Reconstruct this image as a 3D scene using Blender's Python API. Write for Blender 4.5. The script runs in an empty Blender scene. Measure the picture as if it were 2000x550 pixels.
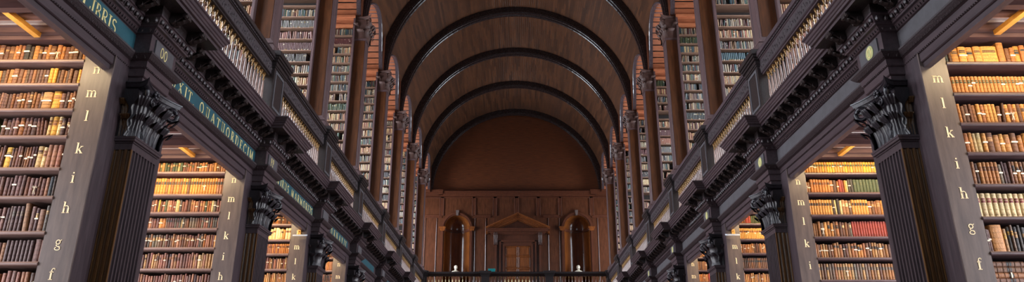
import bpy, math, random
from mathutils import Vector
sc = bpy.context.scene
col = sc.collection
PI = math.pi
H = 1.6                                   # eye height: every z below is given from the eye, MB adds H

# ------------------------------------------------------------------ camera, world, lights, exposure
cam = bpy.data.cameras.new('camera'); co = bpy.data.objects.new('camera', cam); col.objects.link(co)
cam.sensor_fit = 'HORIZONTAL'; cam.sensor_width = 36.0; cam.lens = 36.0 * 1396 / 2000
cam.clip_start = 0.05; cam.clip_end = 200
co.location = (0, 0, H); co.rotation_euler = (math.radians(90 + 20.3), 0, math.radians(0.32))
sc.camera = co
w = bpy.data.worlds.new('world'); sc.world = w; w.use_nodes = True
w.node_tree.nodes['Background'].inputs[0].default_value = (0.55, 0.68, 1.0, 1)
w.node_tree.nodes['Background'].inputs[1].default_value = 0.15
vs = sc.view_settings
vs.view_transform = 'Standard'; vs.look = 'None'; vs.gamma = 1.0; vs.use_curve_mapping = False
vs.exposure = 0.45

CEN = {-1: 3.2, 0: 6.73}
for _k in range(1, 9): CEN[_k] = 7.07 + 3.2 * _k
YB, YE = -3.0, 33.0                       # rear and far end of the hall
def gap(k): return (CEN[k] + CEN[k + 1]) / 2

SPREAD = 140
def area(name, loc, rot, sx, sy, power, colr):
    l = bpy.data.lights.new(name, 'AREA'); l.shape = 'RECTANGLE'; l.size = sx; l.size_y = sy
    l.energy = power; l.color = colr; l.spread = math.radians(SPREAD)
    o = bpy.data.objects.new(name, l); col.objects.link(o); o.location = loc; o.rotation_euler = rot
    return o
UP_W, LO_W, ADDED_LAMP_W, REAR_W = 180, 112, 16, 50
for k in range(-1, 8):
    yc = gap(k)
    for s in (-1, 1):
        rz = (0, s * PI / 2, 0)
        area('upper_window_light', (s * 6.36, yc, 6.9 + H), rz, 3.6, 1.5, UP_W * (1.0 if k < 4 else 1.2) * (1.25 if s < 0 else 0.85), (0.80, 0.89, 1.0))
        area('lower_window_light', (s * 6.36, yc, 1.35 + H), rz, 2.9, 1.5, LO_W, (0.95, 0.95, 1.0))
        if k >= -1:   # added strip lamp under each alcove ceiling, warms the bookcase behind
            area('added_strip_light', (s * 4.95, CEN[k + 1] - 1.18, 3.27 + H), (math.radians(52), 0, 0), 1.5, 0.06, ADDED_LAMP_W, (1.0, 0.76, 0.44))
for k in range(0, 8):
    for s in (-1, 1): area('added_gallery_light', (s * 4.9, CEN[k] - 1.05, 4.30 + H), (math.radians(100), 0, 0), 1.3, 0.06, 9.0, (1.0, 0.76, 0.48))  # added lamps on the gallery floor, warm light for the upper books
area('rear_window_light', (0, YB + 0.25, 7.0 + H), (math.radians(90), 0, 0), 4.5, 5.0, REAR_W, (0.8, 0.88, 1.0))

# ------------------------------------------------------------------ materials
def lin(c): return tuple((v / 255 / 12.92) if v / 255 <= 0.04045 else ((v / 255 + 0.055) / 1.055) ** 2.4 for v in c)
MATS = {}
def wood(name, c, c2=None, rough=0.35, scale=(3, 3, 3), grain=6.0, bump=0.06, spec=0.5, contrast=1.0, attr=False):
    m = bpy.data.materials.new(name); m.use_nodes = True; nt = m.node_tree; N = nt.nodes; L = nt.links
    b = N['Principled BSDF']; b.inputs['Roughness'].default_value = rough
    b.inputs['Specular IOR Level'].default_value = spec
    c = lin(c); c2 = lin(c2) if c2 else tuple(v * 0.55 for v in c)
    tc = N.new('ShaderNodeTexCoord'); mp = N.new('ShaderNodeMapping'); mp.inputs['Scale'].default_value = scale
    L.new(tc.outputs['Object'], mp.inputs[0])
    n = N.new('ShaderNodeTexNoise'); n.inputs['Scale'].default_value = grain; n.inputs['Detail'].default_value = 5
    n.inputs['Roughness'].default_value = 0.6; L.new(mp.outputs[0], n.inputs[0])
    r = N.new('ShaderNodeValToRGB'); r.color_ramp.elements[0].position = 0.5 - 0.22 / contrast; r.color_ramp.elements[1].position = 0.5 + 0.22 / contrast
    r.color_ramp.elements[0].color = (*c2, 1); r.color_ramp.elements[1].color = (*c, 1)
    L.new(n.outputs[0], r.inputs[0]); out = r.outputs[0]
    if attr:
        a = N.new('ShaderNodeAttribute'); a.attribute_name = 'Col'
        mx = N.new('ShaderNodeMix'); mx.data_type = 'RGBA'; mx.blend_type = 'MULTIPLY'; mx.inputs[0].default_value = 1
        L.new(a.outputs[0], mx.inputs[6]); L.new(out, mx.inputs[7]); out = mx.outputs[2]
    L.new(out, b.inputs['Base Color'])
    if bump:
        bp = N.new('ShaderNodeBump'); bp.inputs['Strength'].default_value = bump; bp.inputs['Distance'].default_value = 0.02
        L.new(n.outputs[0], bp.inputs['Height']); L.new(bp.outputs[0], b.inputs['Normal'])
    MATS[name] = m; return m
wood('plum', (72, 57, 61), (49, 38, 42), 0.38, (6, 0.6, 6), 5, 0.05)
wood('carved', (62, 50, 53), (34, 26, 28), 0.42, (9, 9, 9), 9, 0.3)
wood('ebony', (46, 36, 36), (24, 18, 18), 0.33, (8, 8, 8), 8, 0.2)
wood('capital_wood', (44, 38, 44), (24, 20, 24), 0.34, (14, 14, 4), 6, 0.12)
wood('warm_side_shaft', (98, 64, 26), (62, 38, 14), 0.34, (6, 6, 0.7), 4, 0.04)  # same wood as pilaster_wood, light of the camera side put into colour
wood('warm_side_carved', (104, 70, 34), (52, 34, 18), 0.36, (12, 12, 5), 8, 0.3)  # capital wood again; warm light on the camera-side leaves put into colour
wood('frieze_slate', (78, 74, 78), (62, 58, 60), 0.5, (2, 2, 2), 5, 0.02)
wood('stile', (104, 88, 82), (76, 64, 62), 0.42, (5, 5, 0.7), 4, 0.04)
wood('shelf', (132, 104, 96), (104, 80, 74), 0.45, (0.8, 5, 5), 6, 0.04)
wood('cap_brown', (96, 64, 54), (42, 27, 24), 0.5, (16, 16, 8), 8, 0.35, 0.35)
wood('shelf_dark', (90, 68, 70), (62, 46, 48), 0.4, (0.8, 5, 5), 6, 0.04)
wood('case_back', (40, 26, 18), (22, 14, 10), 0.6)
wood('pilaster_wood', (72, 58, 62), (48, 38, 42), 0.38, (8, 8, 0.6), 5, 0.05)
wood('warm_side_upper', (88, 50, 28), (54, 30, 16), 0.30, (6, 6, 0.7), 4, 0.04)  # same wood as upper_wood; the difference in light is put into both colours
wood('upper_wood', (92, 70, 70), (66, 50, 50), 0.36, (8, 8, 0.6), 4, 0.05)
wood('upper_shelf', (128, 96, 78), (98, 72, 58), 0.45, (0.8, 5, 5), 6, 0.04)
wood('arch_plank', (186, 112, 74), (150, 84, 54), 0.5, (0.8, 4, 4), 5, 0.06)
wood('plank_gap', (26, 16, 12))
wood('rib_wood', (48, 34, 32), (28, 19, 18), 0.22, (5, 5, 5), 5, 0.05)
wood('rim_wood', (84, 72, 76), (58, 50, 52), 0.2, (5, 5, 5), 5, 0.03)
wood('wall_panel', (98, 56, 36), (66, 36, 22), 0.26, (3, 3, 0.6), 4, 0.03)
wood('wall_frame', (98, 54, 36), (70, 38, 26), 0.28, (4, 4, 0.7), 5, 0.03)
wood('lunette', (112, 60, 34), (70, 38, 22), 0.34, (0.5, 3, 6), 5, 0.04)
wood('door_wood', (140, 78, 36), (92, 46, 18), 0.28, (5, 5, 0.6), 4, 0.03)
wood('niche_wood', (118, 66, 30), (84, 44, 20), 0.18, (3, 3, 0.5), 4, 0.02)
wood('baluster_sheen', (150, 124, 116), (110, 84, 72), 0.25, (8, 8, 3), 5, 0.05)  # dark oak; the light caught by the balusters is put into this colour
wood('gold_tone', (150, 110, 58), (70, 50, 30), 0.3, (30, 30, 30), 8); MATS['gold_tone'].node_tree.nodes['Principled BSDF'].inputs['Metallic'].default_value = 0.5  # oak necks with the gold lamp reflection put into the colour
wood('baluster_lamplit', (250, 236, 184), (226, 204, 140), 0.35, (8, 8, 3), 5, 0.05)  # same balusters, lamplight at the far rail put into the colour
wood('paint_cream', (250, 228, 186), (238, 212, 166), 0.6, bump=0)
wood('paint_gold', (186, 184, 128), (150, 150, 100), 0.5, bump=0)
wood('teal', (28, 76, 86), (22, 62, 72), 0.45, (2, 2, 2), 4, 0.01)
wood('ceil_board', (206, 132, 84), (168, 96, 56), 0.5, (0.7, 4, 4), 5, 0.05)
wood('ceil_beam', (92, 66, 66), (66, 46, 46), 0.45, (0.7, 4, 4), 5, 0.05)
wood('ceil_white', (205, 196, 190), (165, 150, 142), 0.5, (0.7, 4, 4), 5, 0.02)
wood('brass', (226, 168, 84), (200, 140, 60), 0.35, bump=0)
wood('marble', (226, 216, 196), (196, 182, 156), 0.4, (3, 3, 3), 3, 0.02)
wood('floor_wood', (96, 62, 40), (66, 40, 26), 0.35, (6, 0.5, 1), 4, 0.05)
wood('plaster', (150, 140, 128), (130, 118, 106), 0.8)
wood('metal_white', (222, 224, 230), (190, 192, 198), 0.3, bump=0)
wood('teal_box', (20, 150, 150), (10, 120, 124), 0.4, bump=0)
wood('gilt_text', (232, 214, 150), (200, 180, 120), 0.4, bump=0)
wood('leather', (255, 255, 255), (168, 150, 138), 0.5, (14, 14, 5), 9, 0.25, 0.4, 0.8, attr=True)
wood('paper', (240, 232, 214), (220, 206, 180), 0.7, bump=0)
m = wood('strip_glow', (255, 220, 160)); m.node_tree.nodes['Principled BSDF'].inputs['Emission Color'].default_value = (1, .7, .35, 1); m.node_tree.nodes['Principled BSDF'].inputs['Emission Strength'].default_value = 2
m = wood('window_pane', (220, 232, 255)); m.node_tree.nodes['Principled BSDF'].inputs['Emission Color'].default_value = (.8, .9, 1, 1); m.node_tree.nodes['Principled BSDF'].inputs['Emission Strength'].default_value = 1.5

def vault_mat():
    m = bpy.data.materials.new('vault_planks'); m.use_nodes = True; nt = m.node_tree; N = nt.nodes; L = nt.links
    b = N['Principled BSDF']; b.inputs['Roughness'].default_value = 0.36
    uv = N.new('ShaderNodeUVMap'); sp = N.new('ShaderNodeSeparateXYZ'); L.new(uv.outputs[0], sp.inputs[0])
    mu = N.new('ShaderNodeMath'); mu.operation = 'MULTIPLY'; mu.inputs[1].default_value = 1 / 0.08; L.new(sp.outputs[0], mu.inputs[0])
    fl = N.new('ShaderNodeMath'); fl.operation = 'FLOOR'; L.new(mu.outputs[0], fl.inputs[0])
    fr = N.new('ShaderNodeMath'); fr.operation = 'FRACT'; L.new(mu.outputs[0], fr.inputs[0])
    # plank length breaks, shifted plank by plank
    ml = N.new('ShaderNodeMath'); ml.operation = 'MULTIPLY_ADD'; ml.inputs[1].default_value = 0.63; L.new(fl.outputs[0], ml.inputs[0])
    L.new(sp.outputs[1], ml.inputs[2]); f2 = N.new('ShaderNodeMath'); f2.operation = 'FLOOR'; L.new(ml.outputs[0], f2.inputs[0])
    cb = N.new('ShaderNodeCombineXYZ'); L.new(fl.outputs[0], cb.inputs[0]); L.new(f2.outputs[0], cb.inputs[1])
    wn = N.new('ShaderNodeTexWhiteNoise'); wn.noise_dimensions = '2D'; L.new(cb.outputs[0], wn.inputs[0])
    r = N.new('ShaderNodeValToRGB'); e = r.color_ramp.elements
    e[0].color = (*lin((68, 42, 28)), 1); e[1].color = (*lin((98, 60, 38)), 1)
    L.new(wn.outputs[0], r.inputs[0])
    mp = N.new('ShaderNodeMapping'); mp.inputs['Scale'].default_value = (22, 1.2, 1); L.new(uv.outputs[0], mp.inputs[0])
    no = N.new('ShaderNodeTexNoise'); no.inputs['Scale'].default_value = 3; no.inputs['Detail'].default_value = 5; L.new(mp.outputs[0], no.inputs[0])
    r2 = N.new('ShaderNodeValToRGB'); r2.color_ramp.elements[0].position = .3; r2.color_ramp.elements[1].position = .7
    r2.color_ramp.elements[0].color = (.6, .6, .6, 1); L.new(no.outputs[0], r2.inputs[0])
    mx = N.new('ShaderNodeMix'); mx.data_type = 'RGBA'; mx.blend_type = 'MULTIPLY'; mx.inputs[0].default_value = 1
    L.new(r.outputs[0], mx.inputs[6]); L.new(r2.outputs[0], mx.inputs[7])
    gp = N.new('ShaderNodeMath'); gp.operation = 'GREATER_THAN'; gp.inputs[1].default_value = 0.93; L.new(fr.outputs[0], gp.inputs[0])
    mg = N.new('ShaderNodeMix'); mg.data_type = 'RGBA'; L.new(gp.outputs[0], mg.inputs[0]); L.new(mx.outputs[2], mg.inputs[6]); mg.inputs[7].default_value = (*lin((44, 28, 22)), 1)
    L.new(mg.outputs[2], b.inputs['Base Color'])
    bp = N.new('ShaderNodeBump'); bp.invert = True; bp.inputs['Strength'].default_value = 0.5; bp.inputs['Distance'].default_value = 0.01
    L.new(gp.outputs[0], bp.inputs['Height']); L.new(bp.outputs[0], b.inputs['Normal'])
    MATS['vault_planks'] = m
vault_mat()

# ------------------------------------------------------------------ mesh collector and tagging
class MB:
    """collects geometry; x is the distance from the hall's centre line, s=-1 puts it on the left side"""
    def __init__(self, s=1): self.v = []; self.f = []; self.c = []; self.uv = None; self.s = s; self.sm = False; self.cur = (1, 1, 1)
    def add(self, vs_, fs_):
        n = len(self.v); self.v += vs_; self.f += [tuple(i + n for i in f) for f in fs_]; self.c += [self.cur] * len(fs_)
    def box(self, x0, x1, y0, y1, z0, z1):
        self.add([(x0, y0, z0), (x1, y0, z0), (x1, y1, z0), (x0, y1, z0), (x0, y0, z1), (x1, y0, z1), (x1, y1, z1), (x0, y1, z1)],
                 [(0, 3, 2, 1), (4, 5, 6, 7), (0, 1, 5, 4), (1, 2, 6, 5), (2, 3, 7, 6), (3, 0, 4, 7)])
    def prism(self, poly, axis, a, b):
        """poly: list of 2D points (the other two axes in x,y,z order), extruded from a to b"""
        n = len(poly)
        def P(p, t):
            return (t, p[0], p[1]) if axis == 'x' else (p[0], t, p[1]) if axis == 'y' else (p[0], p[1], t)
        vs_ = [P(p, a) for p in poly] + [P(p, b) for p in poly]
        self.add(vs_, [(i, (i + 1) % n, n + (i + 1) % n, n + i) for i in range(n)] + [tuple(range(n))[::-1], tuple(range(n, 2 * n))])
    def tube(self, pts, r, n=6, closed=False):
        pts = [Vector(p) for p in pts]; rings = []
        for i, p in enumerate(pts):
            d = (pts[min(i + 1, len(pts) - 1)] - pts[max(i - 1, 0)]).normalized()
            a = Vector((0, 0, 1)) if abs(d.z) < 0.9 else Vector((1, 0, 0))
            u = d.cross(a).normalized(); v = d.cross(u)
            rr = r[i] if isinstance(r, (list, tuple)) else r
            rings.append([tuple(p + (u * math.cos(2 * PI * j / n) + v * math.sin(2 * PI * j / n)) * rr) for j in range(n)])
        vs_ = [q for ring in rings for q in ring]; fs_ = []
        for i in range(len(pts) - 1):
            for j in range(n): fs_.append((i * n + j, i * n + (j + 1) % n, (i + 1) * n + (j + 1) % n, (i + 1) * n + j))
        fs_ += [tuple(range(n))[::-1], tuple(range((len(pts) - 1) * n, len(pts) * n))]
        self.add(vs_, fs_)
    def lathe(self, cx, cy, prof, n=10):
        vs_ = []; fs_ = []
        for (r, z) in prof: vs_ += [(cx + r * math.cos(2 * PI * j / n), cy + r * math.sin(2 * PI * j / n), z) for j in range(n)]
        for i in range(len(prof) - 1):
            for j in range(n): fs_.append((i * n + j, i * n + (j + 1) % n, (i + 1) * n + (j + 1) % n, (i + 1) * n + j))
        fs_ += [tuple(range(n))[::-1], tuple(range((len(prof) - 1) * n, len(prof) * n))]
        self.add(vs_, fs_)
    def grid(self, fn, nu, nv, flip=False):
        vs_ = [fn(i / nu, j / nv) for j in range(nv + 1) for i in range(nu + 1)]
        fs_ = []
        for j in range(nv):
            for i in range(nu):
                a = j * (nu + 1) + i; q = (a, a + 1, a + nu + 2, a + nu + 1); fs_.append(q[::-1] if flip else q)
        self.add(vs_, fs_)
    def ball(self, c, r, nu=8, nv=5):
        self.grid(lambda u, v: (c[0] + r[0] * math.cos(2 * PI * u) * math.sin(PI * v), c[1] + r[1] * math.sin(2 * PI * u) * math.sin(PI * v), c[2] - r[2] * math.cos(PI * v)), nu, nv)
    def build(self, name, mat, parent=None, origin=None, smooth=None):
        ox, oy, oz = origin if origin else (0, 0, 0)
        s = self.s
        me = bpy.data.meshes.new(name)
        if origin: vv = [(s * (x - ox), y - oy, z - oz) for x, y, z in self.v]
        else: vv = [(s * x, y, z + H) for x, y, z in self.v]
        ff = [f[::-1] for f in self.f] if s < 0 else self.f
        me.from_pydata(vv, [], ff)
        me.materials.append(MATS[mat] if isinstance(mat, str) else mat)
        if mat == 'leather':
            ca = me.color_attributes.new('Col', 'FLOAT_COLOR', 'CORNER'); buf = []
            for f, c in zip(self.f, self.c): buf += [c[0], c[1], c[2], 1.0] * len(f)
            ca.data.foreach_set('color', buf)
        if smooth or self.sm: me.polygons.foreach_set('use_smooth', [True] * len(me.polygons))
        if self.uv:
            ul = me.uv_layers.new(name='UVMap')
            for li, l in enumerate(me.loops): ul.data[li].uv = self.uv[l.vertex_index]
        me.update()
        o = bpy.data.objects.new(name, me); col.objects.link(o)
        if origin and not parent: o.location = (s * ox, oy, oz + H)
        if parent: o.parent = parent; 
        if parent and origin: o.location = (s * ox - parent.location.x, oy - parent.location.y, oz + H - parent.location.z)
        elif parent: o.location = tuple(-v for v in parent.location)
        return o
def part_label(o, t): o['label'] = t; return o
def thing(name, label, cat, loc, group=None, kind=None):
    o = bpy.data.objects.new(name, None); col.objects.link(o); o.empty_display_size = 0.1
    o.location = (loc[0], loc[1], loc[2] + H)
    return tag(o, label, cat, group, kind)
def tag(o, label=None, cat=None, group=None, kind=None):
    if label: o['label'] = label
    if cat: o['category'] = cat
    if group: o['group'] = group
    if kind: o['kind'] = kind
    return o
def inst(src, parent, loc, name=None):
    """a copy of a part placed at loc (hall coordinates, z from the eye)"""
    o = src.copy(); col.objects.link(o)
    if name: o.name = name
    o.parent = parent
    o.location = (loc[0] - parent.location.x, loc[1] - parent.location.y, loc[2] + H - parent.location.z)
    return o
SIDE = {-1: 'left', 1: 'right'}
ORD = ['nearest', 'second', 'third', 'fourth', 'fifth', 'sixth', 'seventh', 'eighth', 'ninth', 'tenth']

# ------------------------------------------------------------------ a small serif alphabet made of pen strokes
def arc(cx, cy, rx, ry, a0, a1, n=8):
    return [(cx + rx * math.cos(math.radians(a0 + (a1 - a0) * i / n)), cy + ry * math.sin(math.radians(a0 + (a1 - a0) * i / n))) for i in range(n + 1)]
TK, TN = 0.21, 0.08
GL = {
 'n': (1.0, [([(.22, 0), (.22, 1)], TK), (arc(.5, .62, .28, .32, 180, 0), .1), ([(.78, .64), (.78, 0)], TK), ([(.02, 0), (.42, 0)], TN), ([(.58, 0), (.98, 0)], TN), ([(.02, .97), (.22, .97)], TN)]),
 'm': (1.5, [([(.22, 0), (.22, 1)], TK), (arc(.48, .62, .26, .32, 180, 0), .1), ([(.74, .64), (.74, 0)], TK), (arc(1.0, .62, .26, .32, 180, 0), .1), ([(1.26, .64), (1.26, 0)], TK), ([(.02, 0), (.42, 0)], TN), ([(.56, 0), (.92, 0)], TN), ([(1.08, 0), (1.46, 0)], TN), ([(.02, .97), (.22, .97)], TN)]),
 'l': (.5, [([(.25, 0), (.25, 1.5)], TK), ([(.03, 0), (.47, 0)], TN), ([(.03, 1.47), (.25, 1.47)], TN)]),
 'k': (1.0, [([(.22, 0), (.22, 1.5)], TK), ([(.3, .45), (.78, .95)], TN), ([(.42, .55), (.82, .03)], TK), ([(.02, 0), (.42, 0)], TN), ([(.6, 0), (1, 0)], TN), ([(.58, .96), (.95, .96)], TN), ([(.02, 1.47), (.22, 1.47)], TN)]),
 'i': (.5, [([(.25, 0), (.25, 1)], TK), ([(.03, 0), (.47, 0)], TN), ([(.03, .97), (.25, .97)], TN), ([(.25, 1.25), (.25, 1.43)], TK)]),
 'h': (1.0, [([(.22, 0), (.22, 1.5)], TK), (arc(.5, .62, .28, .32, 180, 0), .1), ([(.78, .64), (.78, 0)], TK), ([(.02, 0), (.42, 0)], TN), ([(.58, 0), (.98, 0)], TN), ([(.02, 1.47), (.22, 1.47)], TN)]),
 'g': (.9, [(arc(.4, .68, .26, .27, 0, 360, 14), .12), ([(.3, .42), (.2, .25), (.34, .14), (.62, .1), (.76, -.02)], .11), (arc(.42, -.16, .33, .2, 60, -240, 12), .1), ([(.6, .86), (.84, .98)], .08)]),
 'f': (.7, [([(.28, 0), (.28, 1.12)], TK), (arc(.5, 1.12, .22, .3, 180, 40), .1), ([(.05, .94), (.58, .94)], TN), ([(.05, 0), (.55, 0)], TN), ([(.6, 1.3), (.68, 1.3)], .13)]),
 'e': (.85, [(arc(.43, .5, .32, .45, 0, 320, 14), .13), ([(.12, .52), (.75, .52)], TN)]),
 'L': (.8, [([(.2, 0), (.2, 1)], .15), ([(.02, 0), (.72, 0)], .06), ([(.72, 0), (.72, .25)], .05), ([(.02, 1), (.4, 1)], .05)]),
 'I': (.45, [([(.22, 0), (.22, 1)], .15), ([(.03, 0), (.42, 0)], .05), ([(.03, 1), (.42, 1)], .05)]),
 'B': (.75, [([(.2, 0), (.2, 1)], .15), (([(.1, 1)] + arc(.35, .77, .22, .23, 90, -90) + [(.15, .54)]), .07), (([(.15, .5)] + arc(.38, .25, .26, .25, 90, -90) + [(.1, 0)]), .08)]),
 'R': (.8, [([(.2, 0), (.2, 1)], .15), (([(.05, 1)] + arc(.38, .76, .24, .24, 90, -90) + [(.2, .52)]), .08), ([(.38, .5), (.74, 0)], .13), ([(.02, 0), (.4, 0)], .05), ([(.66, 0), (.84, 0)], .05)]),
 'S': (.65, [(arc(.33, .75, .22, .23, 30, 250, 8) + arc(.31, .26, .24, .25, 70, -160, 8), .11)]),
 'U': (.85, [(([(.2, 1), (.2, .32)] + arc(.43, .32, .23, .3, 180, 360) + [(.66, 1)]), .1), ([(.2, 1), (.2, .35)], .14), ([(.02, 1), (.38, 1)], .05), ([(.52, 1), (.8, 1)], .05)]),
 'X': (.85, [([(.12, 1), (.7, 0)], .14), ([(.7, 1), (.12, 0)], .06), ([(0, 1), (.3, 1)], .05), ([(.55, 1), (.85, 1)], .05), ([(0, 0), (.3, 0)], .05), ([(.55, 0), (.85, 0)], .05)]),
 'T': (.8, [([(.4, 0), (.4, 1)], .15), ([(.05, .98), (.75, .98)], .06), ([(.05, .8), (.05, 1)], .05), ([(.75, .8), (.75, 1)], .05), ([(.22, 0), (.58, 0)], .05)]),
 'Q': (.95, [(arc(.45, .5, .36, .49, 0, 360, 16), .11), ([(.5, .08), (.72, -.12), (.95, -.14)], .09)]),
 'O': (.9, [(arc(.45, .5, .36, .49, 0, 360, 16), .11)]),
 'A': (.9, [([(.1, 0), (.44, 1)], .06), ([(.44, 1), (.78, 0)], .15), ([(.24, .35), (.64, .35)], .05), ([(0, 0), (.24, 0)], .05), ([(.62, 0), (.92, 0)], .05)]),
 'D': (.88, [([(.2, 0), (.2, 1)], .15), (([(.03, 1)] + arc(.36, .5, .42, .5, 90, -90, 10) + [(.03, 0)]), .08)]),
 'E': (.72, [([(.2, 0), (.2, 1)], .15), ([(.02, 0), (.65, 0), (.65, .22)], .06), ([(.02, 1), (.62, 1), (.62, .8)], .06), ([(.2, .52), (.48, .52)], .06)]),
 'C': (.82, [(arc(.46, .5, .36, .49, 40, 320, 14), .11), ([(.73, .7), (.73, .95)], .05)]),
 'M': (1.1, [([(.15, 0), (.18, 1)], .06), ([(.18, 1), (.52, .05)], .14), ([(.52, .05), (.86, 1)], .06), ([(.86, 1), (.9, 0)], .15), ([(.02, 0), (.3, 0)], .05), ([(.74, 0), (1.06, 0)], .05)]),
 'N': (.95, [([(.16, 0), (.16, 1)], .06), ([(.12, 1), (.76, 0)], .15), ([(.76, 0), (.76, 1)], .06), ([(.02, 0), (.3, 0)], .05), ([(.62, 1), (.9, 1)], .05)]),
 'V': (.85, [([(.1, 1), (.42, 0)], .15), ([(.42, 0), (.74, 1)], .06), ([(0, 1), (.26, 1)], .05), ([(.6, 1), (.86, 1)], .05)]),
 'P': (.72, [([(.2, 0), (.2, 1)], .15), (([(.05, 1)] + arc(.38, .73, .26, .27, 90, -90) + [(.2, .46)]), .08), ([(.02, 0), (.4, 0)], .05)]),
 '.': (.35, [([(.1, .0), (.1, .13)], .13)]), ' ': (.55, []),
}
def strokes(mb, ch, place, th):
    """place(u, v, d) -> point, d = height above the surface"""
    for pts, wd in GL[ch][1]:
        n = len(pts); L_, R_ = [], []
        for i, p in enumerate(pts):
            a = pts[max(i - 1, 0)]; b = pts[min(i + 1, n - 1)]
            dx, dy = b[0] - a[0], b[1] - a[1]; l = math.hypot(dx, dy) or 1
            nx, ny = -dy / l * wd / 2, dx / l * wd / 2
            L_.append((p[0] + nx, p[1] + ny)); R_.append((p[0] - nx, p[1] - ny))
        for i in range(n - 1):
            q = [L_[i], R_[i], R_[i + 1], L_[i + 1]]
            mb.add([place(a_, b_, th) for a_, b_ in q] + [place(a_, b_, 0) for a_, b_ in q],
                   [(0, 1, 2, 3), (0, 4, 5, 1), (1, 5, 6, 2), (2, 6, 7, 3), (3, 7, 4, 0)])

# ------------------------------------------------------------------ setting: floor, walls, windows, gallery decks
def struct(name, mb, mat, parent=None, **k):
    o = mb.build(name, mat, parent, **k)
    if parent is None: o['kind'] = 'structure'
    return o
b = MB(); b.box(-6.8, 6.8, YB - .1, YE + .2, -1.75, -1.6); struct('floor', b, 'floor_wood')
WZ = ((-0.1, 2.8), (5.1, 8.7))
win = 0
for s in (-1, 1):
    b = MB(s)                                       # outer wall pierced by two tiers of windows
    x0, x1 = 6.5, 6.8
    b.box(x0, x1, YB, YE, -1.6, WZ[0][0]); b.box(x0, x1, YB, YE, WZ[0][1], WZ[1][0]); b.box(x0, x1, YB, YE, WZ[1][1], 11.6)
    ed = [YB] + [v for k in range(-1, 8) for v in (gap(k) - .75, gap(k) + .75)] + [YE]
    for z0, z1 in WZ:
        for i in range(0, len(ed), 2): b.box(x0, x1, ed[i], ed[i + 1], z0, z1)
    struct('wall_' + SIDE[s], b, 'plaster')
    for z0, z1 in WZ:
        for k in range(-1, 8):
            win += 1
            b = MB(s); yc = gap(k)
            for yy in (-.75, -.27, .21, .69): b.box(6.55, 6.63, yc + yy, yc + yy + .06, z0, z1)
            for i in range(6): zz = z0 + (z1 - z0 - .06) * i / 5; b.box(6.56, 6.62, yc - .75, yc + .75, zz, zz + .06)
            wo = struct('window_%d' % win, b, 'ceil_white')
            b = MB(s); b.box(6.64, 6.65, yc - .75, yc + .75, z0, z1); struct('pane', b, 'window_pane', wo)
    b = MB(s); b.box(4.03, 6.5, YB, YE, 3.52, 4.0); struct('gallery_deck', b, 'ceil_beam')['kind'] = 'structure'
    for k in range(-1, 8):                          # alcove ceilings: boards and thin beams running out to the wall
        y0, y1 = CEN[k] + .6, CEN[k + 1] - .6
        o = thing('alcove_ceiling', 'boarded ceiling of the %s lower alcove on the %s' % (ORD[k + 1], SIDE[s]), 'ceiling', (s * 5, (y0 + y1) / 2, 3.45), kind='structure')
        bb, bm, bw = MB(s), MB(s), MB(s)
        n = int(round((y1 - y0) / .29)); st = (y1 - y0) / n
        bb.box(3.96, 6.5, y0, y1, 3.46, 3.52)
        for i in range(n + 1):
            y = y1 - i * st
            bm.box(3.96, 6.5, max(y - .07, y0), min(y, y1) if i else y1, 3.37, 3.46)
            bm.box(3.96, 6.5, max(y - .10, y0), max(y - .07, y0 + .01), 3.42, 3.46)
            if i % 2 == 0 and y - .14 > y0: bw.box(3.96, 6.5, y - .13, y - .10, 3.43, 3.46)
        bb.build('boards', 'ceil_board', o); bm.build('beam', 'ceil_beam', o); bw.build('bead', 'ceil_white', o)
        b = MB(s); b.box(4.58, 4.64, y1 - .62, y1 - .04, 3.325, 3.37)
        t = b.build('ceiling_rail', 'brass', None)
        tag(t, 'short golden rail under the boards of the %s alcove, %s side' % (ORD[k + 1], SIDE[s]), 'rail', 'golden rails under the alcove ceilings')
        b = MB(s); b.box(4.15, 5.75, y1 - .66, y1 - .58, 3.28, 3.37); tt = b.build('added_strip_lamp', 'ceil_beam')  # hidden housing, added to go with the warm light on the shelves
        tag(tt, 'slim added strip lamp under the %s alcove ceiling on the %s side' % (ORD[k + 1], SIDE[s]), 'lamp', 'added strip lamps of the alcoves')
b = MB()
b.box(-6.8, -2.3, YB - .2, YB, -1.6, 14.2); b.box(2.3, 6.8, YB - .2, YB, -1.6, 14.2); b.box(-2.3, 2.3, YB - .2, YB, -1.6, 4.4); b.box(-2.3, 2.3, YB - .2, YB, 9.6, 14.2)
struct('wall_rear', b, 'plaster')
win += 1
b = MB()
for i in range(5): b.box(-2.3 + i * 1.135, -2.24 + i * 1.135, YB - .12, YB - .06, 4.4, 9.6)
for i in range(7): b.box(-2.3, 2.3, YB - .12, YB - .06, 4.4 + i * .857, 4.46 + i * .857)
wo = struct('window_%d' % win, b, 'ceil_white'); b = MB(); b.box(-2.3, 2.3, YB - .15, YB - .14, 4.4, 9.6); struct('pane', b, 'window_pane', wo)

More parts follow.
